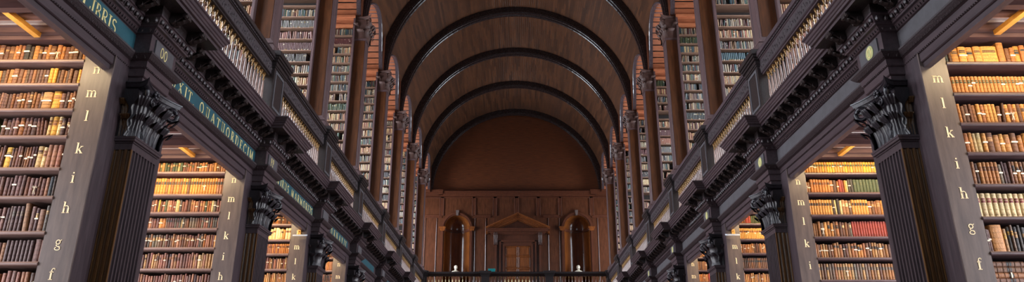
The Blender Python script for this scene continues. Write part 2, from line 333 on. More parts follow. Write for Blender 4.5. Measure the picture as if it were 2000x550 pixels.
# ------------------------------------------------------------------ barrel vault cut by the side arches
Z0, RV, RR, RA = 9.55, 4.24, 3.98, 1.30
def arch_h(y, yc): d = RA * RA - (y - yc) ** 2; return math.sqrt(d) if d > 0 else 0.0
ALLC = [-3.0] + [CEN[k] for k in range(-1, 9)]
b = MB(); b.uv = []
NA = 28
def vault_strip(ys, yc):
    base = len(b.v); 
    for y in ys:
        a0 = math.asin(min(arch_h(y, yc) / RV, 1))
        for j in range(2 * NA + 1):
            t = j / (2 * NA); a = a0 + (PI - 2 * a0) * t
            b.v.append((RV * math.cos(a), y, Z0 + RV * math.sin(a))); b.uv.append((a * RV, y))
    W_ = 2 * NA + 1
    for i in range(len(ys) - 1):
        for j in range(2 * NA):
            q = base + i * W_ + j; b.f.append((q, q + W_, q + W_ + 1, q + 1)); b.c.append((1, 1, 1))
for k in range(-1, 8):
    yc = gap(k); y0, y1 = CEN[k], CEN[k + 1]
    ys = [y0] + [yc - RA * math.cos(PI * i / 24) for i in range(25)] + [y1]
    vault_strip(ys, yc)
vault_strip([CEN[8], YE], 99); vault_strip([YB, CEN[-1]], 99)
b.sm = True
struct('ceiling', b, 'vault_planks')
tn = 0
for s in (-1, 1):
    for k in range(-1, 8):                          # transverse arches over the upper alcoves
        yc = gap(k)
        o = thing('ceiling_arch', 'planked arch over the %s upper alcove on the %s' % (ORD[k + 1], SIDE[s]), 'ceiling', (s * 5, yc, Z0), kind='structure')
        bp, bg = MB(s), MB(s)
        n = 22
        for i in range(n):
            a0, a1 = PI * i / n, PI * (i + 1) / n
            for (r, aa, ab, m_) in ((RA, a0 + .012, a1 - .012, bp), (RA + .015, a0 - .013, a0 + .013, bg)):
                h0, h1 = max(r * math.sin(aa), 0), max(r * math.sin(ab), 0)
                xa = math.sqrt(RV ** 2 - min(h0, RA) ** 2) + .03 - .13 * (1 - h0 / RA); xb = math.sqrt(RV ** 2 - min(h1, RA) ** 2) + .03 - .13 * (1 - h1 / RA)
                m_.add([(xa, yc - r * math.cos(aa), Z0 + h0), (xb, yc - r * math.cos(ab), Z0 + h1), (6.5, yc - r * math.cos(ab), Z0 + h1), (6.5, yc - r * math.cos(aa), Z0 + h0)], [(0, 1, 2, 3)])
        bp.build('planks', 'arch_plank', o); bg.build('plank_gaps', 'plank_gap', o)
        b = MB(s); N_ = 28; vs_ = []; fs_ = []      # proud rim round the arch
        for i in range(N_ + 1):
            a = PI * i / N_; h = math.sin(a); xv = math.sqrt(RV ** 2 - (RA * h) ** 2)
            dx = .05 + .13 * (1 - h)
            ri, ro = RA - .02, RA + .035
            for (r, x) in ((ri, xv + .04 - .13 * (1 - h)), (ri, xv - dx), (ri + .02, xv - dx - .02), (ri + .035, xv - dx - .02), (ro, xv - dx + .01), (ro, xv + .05)):
                vs_.append((x, yc - r * math.cos(a), Z0 + r * math.sin(a)))
        for i in range(N_):
            for j in range(5): q = i * 6 + j; fs_.append((q, q + 6, q + 7, q + 1))
        b.add(vs_, fs_); b.build('rim', 'rim_wood', o)
        for yy, k2 in ((CEN[k], k), (CEN[k + 1], k + 1)): pass
    for k in range(-1, 9):                          # the solid piers between those arches
        c = CEN[k]; y0 = c - .30 if k > -1 else c - .3; y1 = min(c + .30, YE)
        tn += 1
        b = MB(s); b.box(4.06, 6.5, y0, y1, 9.52, 11.2); struct('trim_%d' % tn, b, 'wall_frame')
# ribs
def rib(yc, hw=.15):
    global tn
    tn += 1
    b = MB(); N_ = 56
    prof = [(RV + .03, -hw), (RR + .05, -hw), (RR + .05, -hw + .03), (RR + .01, -hw + .035), (RR, -hw + .06), (RR + .01, -hw + .085), (RR + .045, -hw + .10), (RR + .045, hw - .12), (RR + .005, hw - .10), (RR - .01, hw - .06), (RR + .005, hw - .02), (RR + .06, hw), (RV + .03, hw)]
    vs_ = []; fs_ = []; P_ = len(prof)
    for i in range(N_ + 1):
        a = PI * i / N_
        for r, d in prof: vs_.append((r * math.cos(a), yc + d, Z0 + r * math.sin(a)))
    for i in range(N_):
        for j in range(P_ - 1): q = i * P_ + j; fs_.append((q, q + 1, q + P_ + 1, q + P_))
    b.add(vs_, fs_); struct('trim_%d' % tn, b, 'rib_wood')
for k in range(-1, 9): rib(CEN[k] + .1 if k < 8 else 32.82)

# ------------------------------------------------------------------ entablature (one length per pier)
XR, XB, HWB = 3.88, 3.71, .24                       # recess plane, block plane, half width of the block
def sweep(mb, prof, c, ya, yb, hw=HWB, xr=XR, xb=XB):
    rows = []
    for p, z in prof:
        rows.append([(xr - p, ya, z), (xr - p, c - hw - p, z), (xb - p, c - hw - p, z), (xb - p, c + hw + p, z), (xr - p, c + hw + p, z), (xr - p, yb, z)])
    n = 6; vs_ = [v for r in rows for v in r]
    fs_ = [(i * n + j, i * n + j + 1, (i + 1) * n + j + 1, (i + 1) * n + j) for i in range(len(rows) - 1) for j in range(n - 1)]
    mb.add(vs_, fs_)
ARCH = [(-.07, 3.50), (-.07, 3.01), (0, 3.01), (0, 3.058), (.012, 3.062), (.02, 3.07), (.02, 3.15), (.032, 3.153), (.036, 3.165), (.036, 3.225), (.05, 3.23)]
LIP = [(.05, 3.23), (.065, 3.236), (.09, 3.262), (.10, 3.275), (.105, 3.28), (.105, 3.30), (.03, 3.30)]
FRZ = [(.03, 3.30), (.03, 3.53)]
ORN = [(.03, 3.53), (.05, 3.535), (.085, 3.575), (.11, 3.58), (.115, 3.60), (.12, 3.60)]
EGG = [(.12, 3.60), (.15, 3.66), (.165, 3.665), (.165, 3.68)]
SOF = [(.165, 3.68), (.165, 3.78), (.33, 3.78)]
COR = [(.33, 3.78), (.335, 3.81), (.36, 3.815), (.365, 3.84), (.375, 3.845), (.38, 3.855)]
CYM = [(.38, 3.855), (.382, 3.865), (.395, 3.875), (.405, 3.90), (.42, 3.91), (.42, 3.93), (-.15, 3.93)]
def path_pts(c, ya, yb, p, step, ends=.0, hw=HWB):
    """points with (x, y, outward) spaced along the nave faces of recess and block"""
    out = []
    def seg(x, a, b_, edge):
        n = max(int((b_ - a) / step), 1); st = (b_ - a) / n
        for i in range(n): out.append((x, a + (i + .5) * st, 0))
    seg(XR - p, ya, c - hw - p, 0); seg(XB - p, c - hw - p, c + hw + p, 0); seg(XR - p, c + hw + p, yb, 0)
    # the two short returns of the block, seen end on
    n = 2
    for i in range(n):
        x = XB - p + (XR - XB) * (i + .5) / n
        out.append((x, c - hw - p, -1)); out.append((x, c + hw + p, 1))
    return out
def bump(mb, x, y, z, o, rx, ry, rz, lo=False):
    """low relief egg: o=0 faces the nave, -1 / +1 face along the hall"""
    if o: rx, ry = ry, rx
    n = 5 if lo else 6
    vs_ = []; 
    for v in (.0, .5, 1.0) if lo else (.0, .28, .5, .72, 1.0):
        for j in range(n):
            a = 2 * PI * j / n; vs_.append((x + rx * math.cos(a) * math.sin(PI * v), y + ry * math.sin(a) * math.sin(PI * v), z - rz * math.cos(PI * v)))
    m_ = len(vs_) // n
    mb.add(vs_, [(i * n + j, i * n + (j + 1) % n, (i + 1) * n + (j + 1) % n, (i + 1) * n + j) for i in range(m_ - 1) for j in range(n)])

def modillion_mb(s):
    b = MB(s)                                       # local: x inward = -, root at x=0,z=0 (soffit)
    side = [(0, 0), (-.175, 0), (-.175, -.02), (-.168, -.045), (-.15, -.055), (-.13, -.048), (-.11, -.055), (-.08, -.08), (-.055, -.105), (-.03, -.118), (-.008, -.112), (0, -.09)]
    b.prism(side, 'y', -.05, .05)
    b.prism([(x * 1.0 - .004, z * 1.0 - .006) for x, z in side[2:11]], 'y', -.018, .018)
    for dy in (-.055, .055):
        b.prism([(-.035 + .032 * math.cos(a * PI / 5), -.085 + .032 * math.sin(a * PI / 5)) for a in range(10)], 'y', dy - .008, dy + .008)
        b.prism([(-.152 + .018 * math.cos(a * PI / 5), -.032 + .018 * math.sin(a * PI / 5)) for a in range(10)], 'y', dy - .008, dy + .008)
    # acanthus leaf curling under the scroll
    def leaf(u, v):
        a = u - .5; t = v
        return (-.02 - .15 * t, a * .085 * (1 - .35 * t) * (1 + .18 * math.sin(t * 19)), -.118 + .055 * t + .012 * math.cos(a * 6.28) * -1 - .012 * math.sin(t * PI))
    b.grid(leaf, 4, 8)
    return b
MOD = {}
def tri_text(text, x, y_start, z, size, s, adv, board):
    """text on the frieze; adv = metres per character"""
    pos = y_start
    for i, ch in enumerate(text):
        wd, _ = GL[ch]
        sz = size * (1.35 if (text == 'LIBRIS' and i == 0) else 1.0)
        if ch != ' ':
            mb = MB(s); strokes(mb, ch, lambda u, v, d: (x - d, pos + (u * sz if s < 0 else -u * sz), z + v * sz), .004); mb.build('letter', 'gilt_text', board)
        pos += (adv * wd / .75 + (.03 if sz > size else 0)) * (1 if s < 0 else -1)
for s in (-1, 1):
    for k in range(-1, 9):
        c = CEN[k] - .06; ya = (YB if k == -1 else gap(k - 1)); yb = (YE if k == 8 else gap(k))
        tn += 1
        t = thing('trim_%d' % tn, None, None, (s * 3.9, c, 3.01), kind='structure')
        b = MB(s); sweep(b, ARCH, c, ya, yb); b.build('architrave', 'plum', t)
        b = MB(s); sweep(b, LIP, c, ya, yb); b.build('architrave_lip', 'carved', t)
        b = MB(s); sweep(b, FRZ, c, ya, yb); b.build('frieze', 'plum' if s < 0 else 'plum', t)
        b = MB(s); sweep(b, ORN, c, ya, yb); sweep(b, EGG, c, ya, yb); b.build('bed_moulding', 'plum', t)
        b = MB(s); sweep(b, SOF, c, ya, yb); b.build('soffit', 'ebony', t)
        b = MB(s); sweep(b, COR, c, ya, yb); sweep(b, CYM, c, ya, yb); b.build('cornice', 'plum', t)
        lo = k >= 3
        b = MB(s)
        for x, y, o in path_pts(c, ya, yb, .075, .045 if not lo else .07): bump(b, x + .006, y, 3.258, o, .016, .014, .026, True)
        for x, y, o in path_pts(c, ya, yb, .07, .045 if not lo else .07): bump(b, x + .004, y, 3.557, o, .016, .014, .024, True)
        for x, y, o in path_pts(c, ya, yb, .345, .05 if not lo else .08): bump(b, x, y, 3.83, o, .014, .016, .016, True)
        if not lo:
            for x, y, o in path_pts(c, ya, yb, .036, .03): bump(b, x, y, 3.157, o, .008, .010, .008, True)
        b.build('leaf_moulding', 'carved', t)
        b = MB(s)
        for x, y, o in path_pts(c, ya, yb, .14, .085): bump(b, x, y, 3.628, o, .026, .024, .032, lo)
        for x, y, o in path_pts(c, ya, yb, .135, .085):
            if not lo: bump(b, x, y + .0425 if not o else y, 3.628, o, .014, .007, .03, True)
        b.build('egg_and_dart', 'carved', t)
        if s not in MOD:
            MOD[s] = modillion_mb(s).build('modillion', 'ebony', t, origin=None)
            MOD[s].location = (0, 0, 0); src = MOD[s]
            for v in src.data.vertices: v.co.z -= H
            first = True
        n1 = int(round((c - HWB - .17 - ya) / .27)); n2 = int(round((yb - c - HWB - .17) / .27))
        pts = [(XR - .165, ya + (c - HWB - .17 - ya) * (i + .5) / n1) for i in range(n1)] + [(XB - .165, c - .20), (XB - .165, c + .20)] + [(XR - .165, c + HWB + .17 + (yb - c - HWB - .17) * (i + .5) / n2) for i in range(n2)]
        for x, y in pts:
            if first: src.parent = t; src.location = (s * x - t.location.x, y - t.location.y, 3.78 + H - t.location.z); first = False
            else: inst(MOD[s], t, (s * x, y, 3.78))
        # frieze boards and tablets
        if k < 8:
            y0, y1 = c + HWB + .10, CEN[k + 1] - .06 - HWB - .02
            if s < 0:
                if k >= 2: y0 += .75; y1 -= .25
                b = MB(s); b.box(XR - .036, XR - .028, y0, y1, 3.315, 3.515)
                o = b.build('inscription_board', 'teal', None)
                txt = {-1: 'LIBRIS', 0: 'DUXIT. QUATUORDECIM', 1: 'OMNIBUS MARMOREIS', 2: 'ORNAVIT'}.get(k, '')
                lab = {-1: 'teal board reading LIBRIS on the nearest left frieze', 0: 'teal board reading QUATUORDECIM on the left frieze above the nearest open alcove',
                       1: 'teal board reading OMNIBUS MARMOREIS on the left frieze', 2: 'short teal board with faint letters after the OMNIBUS MARMOREIS board'}.get(k, 'teal board high on the left frieze, %s bay from the camera' % ORD[k + 1])
                tag(o, lab, 'sign', 'teal inscription boards of the left frieze')
                if txt:
                    if k == -1: tri_text(txt, XR - .036, y1 - .93, 3.335, .135, s, .105, o)
                    else:
                        tot = sum(GL[ch][0] for ch in txt); tri_text(txt, XR - .036, y0 + .05, 3.345, .135, s, (y1 - y0 - .08) / tot * .75, o)
            else:
                b = MB(s); b.box(XR - .036, XR - .028, y0 - .04, y1, 3.31, 3.52)
                o = b.build('frieze_board', 'frieze_slate', t)
        b = MB(s); b.box(XB - .046, XB - .028, c - .19, c + .19, 3.325, 3.505)
        tx = {(-1, 0): 'OO', (-1, 1): 'PP'}.get((s, k), '')
        o = b.build('tablet', 'frieze_slate', None)
        tag(o, 'small grey tablet %son the entablature above the %s %s pilaster' % ('lettered %s ' % tx if tx else ('with a gilded oval ' if s > 0 else ''), ORD[k + 1], SIDE[s]), 'tablet', 'tablets on the entablature blocks')
        if tx:
            yy = c - .09
            for ch in tx:
                b = MB(s); strokes(b, ch, lambda u, v, d: (XB - .046 - d, yy + u * .075, 3.365 + v * .11), .003); yy += .075; b.build('letter', 'gilt_text', o)
        elif s > 0:
            b = MB(s); n = 20
            b.prism([(c - .03 + .075 * math.cos(2 * PI * i / n), 3.415 + .075 * math.sin(2 * PI * i / n)) for i in range(n)], 'x', XB - .052, XB - .046)
            oo = b.build('oval', 'paint_gold', o)
            b = MB(s); strokes(b, 'O', lambda u, v, d: (XB - .052 - d, c + .015 - u * .1, 3.365 + v * .10), .003); b.build('lettering', 'gilt_text', oo)

# ------------------------------------------------------------------ Corinthian capital parts
def leaf_fn(x0, y0, z0, nx, ny, h, wd, curl, out):
    """acanthus leaf rising from (x0,y0,z0); (nx,ny) = outward direction in plan"""
    tx, ty = -ny, nx
    def fn(u, v):
        a = (u - .5) * 2
        if v < .72: t = v / .72; o_ = out * t * t; z = h * t * .93
        else:
            t = (v - .72) / .28; ang = t * PI * .95; o_ = out + curl * math.sin(ang) * .9 + curl * .25 * t; z = h * .93 + curl * .55 * math.sin(min(ang, PI / 2)) - (curl * (1 - math.cos(max(ang - PI / 2, 0))))
        lobes = 1 + .15 * math.cos(v * 20) * abs(a)
        hw = wd * .5 * (1 - .25 * v * v) * lobes * (1 if v < .85 else 1 - (v - .85) * 2.2)
        o_ -= abs(a) ** 1.5 * .012 + (.006 if abs(a) < .05 else 0) * -1
        o_ += .007 * math.cos(a * 13)
        return (x0 + nx * o_ + tx * a * hw, y0 + ny * o_ + ty * a * hw, z0 + z)
    return fn
def volute(mb, x, y, z, dx, dy, r, th):
    """spiral scroll hanging under an abacus corner, in the vertical plane of (dx,dy)"""
    pts = []; rr = []
    for i in range(26):
        a = i / 25 * 2.4 * PI; q = r * (1 - .75 * i / 25)
        u = q * math.sin(a) ; v = q * math.cos(a)
        pts.append((x + dx * u, y + dy * u, z + v)); rr.append(th * (1 - .45 * i / 25))
    mb.tube(pts, rr, 5)
def abacus(mb, xf, xw, c, hw, z0, z1, nose):
    """moulded slab with hollow sides and flared corners; xf = nave face, xw = wall side"""
    def ring(e, z):
        pts = []
        for i in range(9): t = i / 8; pts.append((xw + (xf - nose - e - xw) * t, c - hw - nose * abs(2 * t - 1 if t > .5 else 0) ** 1.5 - e - (0), z))
        for i in range(1, 12): t = i / 12; bow = 1 - 4 * (t - .5) ** 2; pts.append((xf - nose - e + bow * nose * 1.0, c - hw - nose - e + (2 * hw + 2 * nose + 2 * e) * t, z))
        for i in range(9): t = 1 - i / 8; pts.append((xw + (xf - nose - e - xw) * t, c + hw + nose * abs(2 * t - 1 if t > .5 else 0) ** 1.5 + e, z))
        return pts
    lv = [(-.03, z0), (-.01, z0 + .3 * (z1 - z0)), (0, z0 + .35 * (z1 - z0)), (.012, z0 + .8 * (z1 - z0)), (.02, z0 + .85 * (z1 - z0)), (.02, z1)]
    rs = [ring(e, z) for e, z in lv]; n = len(rs[0]); vs_ = [p for r in rs for p in r]
    fs_ = [(i * n + j, i * n + (j + 1) % n, (i + 1) * n + (j + 1) % n, (i + 1) * n + j) for i in range(len(rs) - 1) for j in range(n)]
    fs_ += [tuple(range(n))[::-1], tuple(range((len(rs) - 1) * n, len(rs) * n))]
    mb.add(vs_, fs_)
def capital(parent, s, xf, xw, c, hw, z0, z1, mat, lo=False):
    h = z1 - z0; cap = thing('capital', None, None, (s * (xf + xw) / 2, c, z0))
    cap.parent = parent; cap.location = (cap.location.x - parent.location.x, cap.location.y - parent.location.y, cap.location.z - parent.location.z)
    base = (s * (xf + xw) / 2, c, z0 + H)
    def put(mb, name, m_=mat, sm=True):
        o = mb.build(name, m_, None, smooth=sm); o.parent = cap; o.location = tuple(-v for v in base); return o
    b = MB(s)
    lv = [(0, 0), (.0, .35), (-.01, .6), (-.03, .86)]
    rings = [[(xw, c - hw + e, z0 + h * t), (xf - e + .0, c - hw + e, z0 + h * t), (xf - e, c + hw - e, z0 + h * t), (xw, c + hw - e, z0 + h * t)] for e, t in lv]
    vs_ = [p for r in rings for p in r]; b.add(vs_, [(i * 4 + j, i * 4 + (j + 1) % 4, (i + 1) * 4 + (j + 1) % 4, (i + 1) * 4 + j) for i in range(3) for j in range(4)])
    put(b, 'bell', mat, False)
    b = MB(s); abacus(b, xf, xw, c, hw + .015, z0 + h * .86, z1, h * .17); put(b, 'abacus', mat, False)
    nu, nv = (4, 12) if lo else (12, 20)
    W_ = 2 * hw; lw = W_ / 3 * 1.02
    # lower tier, upper tier, corner leaves on the nave face; one file of leaves on each return
    spots = []
    for i in range(3): spots.append((xf, c - hw + W_ * (i + .5) / 3, 0, -1, 0, .36, lw, .075, .035))
    for i in range(2): spots.append((xf, c - hw + W_ * (i + 1) / 3, 0.0, -1, 0, .64, lw, .095, .055))
    for sg in (-1, 1):
        spots.append((xf, c + sg * hw, .0, -.707, sg * .707, .62, lw, .095, .05)); spots.append((xf, c + sg * hw, .0, -.707, sg * .707, .34, lw * .8, .07, .04))
        spots.append(((xf + xw) / 2 + .01, c + sg * hw, .0, 0, sg, .36, (xw - xf) * .8, .05, .025))
        spots.append((xw - .015, c + sg * hw, .0, 0, sg, .64, (xw - xf) * .6, .06, .03))
    for (x, y, dz, nx, ny, hh, wd, cu, ou) in spots:
        b = MB(s); b.grid(leaf_fn(x, y, z0 + dz, nx, ny, h * hh, wd, cu * h / .56, ou * h / .56), nu, nv); put(b, 'acanthus_leaf', 'warm_side_carved' if (ny == -1 and not lo) else mat)
    for sg in (-1, 1):
        b = MB(s); q = h * .17
        volute(b, xf - q * .55, c + sg * (hw + q * .45), z0 + h * .73, -.707, sg * .707, h * .13, h * .05)
        b.tube([(xf, c + sg * (hw - .05), z0 + h * .45), (xf - q * .3, c + sg * hw * .95, z0 + h * .68), (xf - q * .55, c + sg * (hw + q * .4), z0 + h * .86)], [h * .03, h * .045, h * .05], 5)
        put(b, 'volute')
        b = MB(s); volute(b, xf - .02, c + sg * .055, z0 + h * .74, 0, sg * 1.0, h * .085, h * .03); put(b, 'volute')
    b = MB(s); q = h * .1
    for j in range(6):
        a = j * PI / 3; b.ball((xf - .02, c + q * .55 * math.cos(a), z0 + h * .93 + q * .55 * math.sin(a)), (q * .3, q * .4, q * .4), 6, 4)
    b.ball((xf - .035, c, z0 + h * .93), (q * .3, q * .35, q * .35), 6, 4)
    put(b, 'flower')
    return cap

# ------------------------------------------------------------------ lower pilasters and bookcases
XP = 3.68
def fluted(mb, xf, xw, y0, y1, z0, z1, nf, ns, gr):
    pts = [(xw, y0)]
    def run(ax, a, b_, fixed, n, sgn):
        st = (b_ - a) / max(n, 1); out = []
        for i in range(n):
            m0 = a + st * (i + .5); r = abs(st) * gr
            sg = 1 if b_ > a else -1
            for q in range(7):
                an = PI * q / 6; t = m0 - sg * r * math.cos(an); d = r * 1.5 * math.sin(an)
                out.append((t, fixed + sgn * d))
        return out
    for t, f in run('x', xw, xf, y0, ns, 1): pts.append((t, f))
    pts.append((xf, y0))
    for t, f in run('y', y0, y1, xf, nf, 1): pts.append((f, t))
    pts.append((xf, y1))
    for t, f in run('x', xf, xw, y1, ns, -1): pts.append((t, f))
    pts.append((xw, y1))
    mb.prism(pts, 'z', z0, z1)
LETTERS = {(-1, 0): [('n', 3.005), ('m', 2.76), ('l', 2.52), ('k', 2.20), ('i', 1.92), ('h', 1.64), ('g', 1.33), ('f', 1.05), ('e', .76)],
           (1, 0): [('m', 2.89), ('l', 2.63), ('k', 2.34), ('i', 2.04), ('h', 1.76), ('g', 1.46), ('f', 1.13), ('e', .82)],
           (-1, 1): [('n', 3.0), ('m', 2.72), ('l', 2.47), ('k', 2.19), ('i', 1.90), ('h', 1.63), ('g', 1.35)],
           (1, 1): [('n', 2.96), ('m', 2.66), ('l', 2.38), ('k', 2.07), ('i', 1.77), ('h', 1.47), ('g', 1.2)]}
BOARDS = {(-1, 0): [3.12, 2.87, 2.61, 2.34, 2.03, 1.76, 1.44, 1.17, .87, .58], (1, 0): [3.07, 2.75, 2.45, 2.16, 1.86, 1.56, 1.25, .94, .62],
          (-1, 1): [3.13, 2.80, 2.54, 2.31, 2.04, 1.75, 1.46, 1.17, .88], (1, 1): [3.10, 2.81, 2.49, 2.18, 1.89, 1.59, 1.30, 1.0]}
GENB = [3.15, 2.86, 2.60, 2.32, 2.04, 1.76, 1.48, 1.2]
XSD, XE = {-1: 4.14, 1: 4.10}, 6.42                                 # shelves run from the lettered board to the outer wall
HT = .58
PIL = {}
for s in (-1, 1):
    for k in range(-1, 8):
        c = CEN[k]; xs = XSD[s]
        tagk = 'beside the camera, %s' % SIDE[s] if k < 0 else '%s on the %s' % (ORD[k], SIDE[s])
        bc = thing('bookcase', 'tall dark wooden bookcase full of old books, %s in the lower row' % tagk, 'bookcase', (s * 5.1, c, -1.6), 'lower bookcases')
        b = MB(s)
        b.box(3.87, xs, c - HT, c - HT + .05, -1.6, 3.36); b.box(3.87, xs, c + HT - .05, c + HT, -1.6, 3.36)
        b.box(xs - .04, xs, c - HT + .05, c + HT - .05, -1.6, 3.36); b.box(3.845, 3.88, c - HT - .004, c - HT + .012, -1.6, 3.36)
        b.build('lettered_board', 'stile', bc)
        b = MB(s); b.box(3.85, 3.87, c - HT + .013, c + HT - .01, -1.6, 3.36); b.build('end_panel', 'pilaster_wood', bc)
        b = MB(s); b.box(xs - .01, XE, c - .03, c + .03, -1.6, 3.36); b.box(XE - .03, XE, c - HT, c + HT, -1.6, 3.36); b.build('back_panel', 'case_back', bc)
        b = MB(s); b.box(3.88, XE, c - HT - .01, c + HT + .01, 3.33, 3.40); b.box(3.88, XE, c - HT - .03, c + HT + .03, 3.40, 3.43); b.build('top_rail', 'ceil_beam', bc)
        bs = BOARDS.get((s, k), GENB)
        lowest = bs[-1]
        b0 = list(bs) + [z for z in (lowest - .3, lowest - .6, lowest - .9, lowest - 1.25, lowest - 1.6) if z > -1.5]
        for z in b0:
            b = MB(s); b.box(xs, XE - .03, c - HT - .002, c + HT + .002, z - .034, z)
            b.prism([(c - HT - .006, z - .006), (c - HT - .012, z - .012), (c - HT - .012, z - .026), (c - HT - .002, z - .034), (c - HT - .002, z)], 'x', xs, XE - .03)
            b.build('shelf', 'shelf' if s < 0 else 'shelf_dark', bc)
        if k >= 0:
            lt = LETTERS.get((s, k))
            if not lt: lt = [(ch, (GENB[i] + GENB[i + 1]) / 2 - .02) for i, ch in enumerate('nmlkih')]
            for ch, z in lt:
                b = MB(s); sz = .068; wd = GL[ch][0]
                xm = 4.0 if s < 0 else 3.985
                strokes(b, ch, lambda u, v, d: (xm + (u - wd / 2) * sz * (1 if s > 0 else -1), c - HT - d, z - .035 + v * sz), .003)
                o = b.build('painted_letter', 'paint_cream', bc); o['label'] = 'cream painted letter ' + ch
        # pilaster
        pl = thing('pilaster', 'fluted dark pilaster with leafy carved capital, %s in the lower row' % tagk, 'pilaster', (s * 3.75, c, -1.6), 'lower fluted pilasters')
        b = MB(s); fluted(b, XP, 3.85, c - .28, c + .18, -1.2, 2.30, 8, 0, .36); b.build('shaft', 'pilaster_wood', pl)
        b = MB(s); pts = [(3.85, c - .30)]; st_ = (3.85 - XP) / 3
        for i in range(3):
            m0 = 3.85 - st_ * (i + .5)
            for q in range(7): an = PI * q / 6; pts.append((m0 + st_ * .34 * math.cos(an), c - .30 + st_ * .3 * math.sin(an)))
        pts += [(XP, c - .30), (XP, c - .28), (3.85, c - .28)]
        b.prism(pts, 'z', -1.2, 2.30)
        part_label(b.build('fluted_side', 'warm_side_shaft', pl), 'golden brown side of the fluted shaft, light put into colour')
        b = MB(s); b.box(XP + .001, 3.85, c - .299, c + .179, 2.30, 2.37)
        b.box(XP - .01, 3.86, c - .31, c + .19, 2.365, 2.38); b.box(XP - .028, 3.86, c - .328, c + .208, 2.38, 2.405); b.box(XP - .034, 3.86, c - .334, c + .214, 2.405, 2.425)
        b.build('astragal', 'pilaster_wood', pl)
        b = MB(s); b.box(XP - .05, 3.85, c - .35, c + .23, -1.6, -1.3); b.box(XP - .03, 3.85, c - .33, c + .21, -1.3, -1.24); b.box(XP - .015, 3.85, c - .315, c + .195, -1.24, -1.2); b.build('base', 'pilaster_wood', pl)
        if k < 5: capital(pl, s, XP + .005, 3.85, c - .06, .235, 2.425, 3.005, 'capital_wood', lo=k > 1)
        else:
            b = MB(s); b.box(XP, 3.85, c - .30, c + .18, 2.425, 2.92); abacus(b, XP, 3.85, c - .06, .24, 2.92, 3.005, .08); b.build('capital', 'capital_wood', pl)

# ------------------------------------------------------------------ gallery balustrades
BX = 3.86
def baluster_mb():
    b = MB()
    p = [(.040, 0), (.040, .03), (.020, .04), (.028, .055), (.028, .07), (.018, .085), (.021, .13), (.025, .20), (.0255, .26), (.023, .34), (.019, .42), (.016, .47)]
    b.lathe(0, 0, [(r * .78, z) for r, z in p], 8); b.box(-.032, .032, -.032, .032, -.03, .005); return b
def neck_mb():
    b = MB(); p = [(.014, .465), (.020, .475), (.021, .488), (.014, .497), (.014, .53), (.022, .545), (.026, .56), (.02, .575)]
    b.lathe(0, 0, [(r * .8, z) for r, z in p], 8); b.box(-.022, .022, -.022, .022, .572, .605); return b
BAL = None
def balusters(parent, pts, src, mats):
    for p in pts:
        o = bpy.data.objects.new('baluster', src[0]); col.objects.link(o); o.parent = parent
        o.location = (p[0] - parent.location.x, p[1] - parent.location.y, p[2] + H - parent.location.z)
        q = bpy.data.objects.new('glint_neck', src[1]); col.objects.link(q); q.parent = o
def mesh_of(mb, name, mat):
    me = bpy.data.meshes.new(name); me.from_pydata(mb.v, [], mb.f); me.materials.append(MATS[mat])
    me.polygons.foreach_set('use_smooth', [True] * len(me.polygons)); return me
SRC = (mesh_of(baluster_mb(), 'baluster', 'baluster_sheen'), mesh_of(neck_mb(), 'glint_neck', 'gold_tone'))
SRC2 = (mesh_of(baluster_mb(), 'baluster', 'baluster_lamplit'), SRC[1])
def rail_prof(mb, axis, a, b_, x, zt, dp=.36):
    # handrail: necking, carved frieze, cap; x is the centre line
    if dp < .3:
        mb.prism([(x + p, z) for p, z in [(-.05, zt - dp), (-.07, zt - dp + .03), (-.10, zt - .09), (-.13, zt - .08), (-.135, zt - .03), (-.12, zt), (.12, zt), (.135, zt - .03), (.13, zt - .08), (.07, zt - dp + .03), (.05, zt - dp)]], axis, a, b_); return
    P = [(-.05, zt - .36), (-.05, zt - .34), (-.07, zt - .33), (-.07, zt - .13), (-.085, zt - .12), (-.10, zt - .09), (-.13, zt - .08), (-.135, zt - .03), (-.12, zt), (.12, zt), (.135, zt - .03), (.13, zt - .08), (.10, zt - .09), (.085, zt - .12), (.07, zt - .13), (.07, zt - .33), (.05, zt - .34), (.05, zt - .36)]
    poly = [(x + p, z) for p, z in P]
    mb.prism(poly, axis, a, b_)
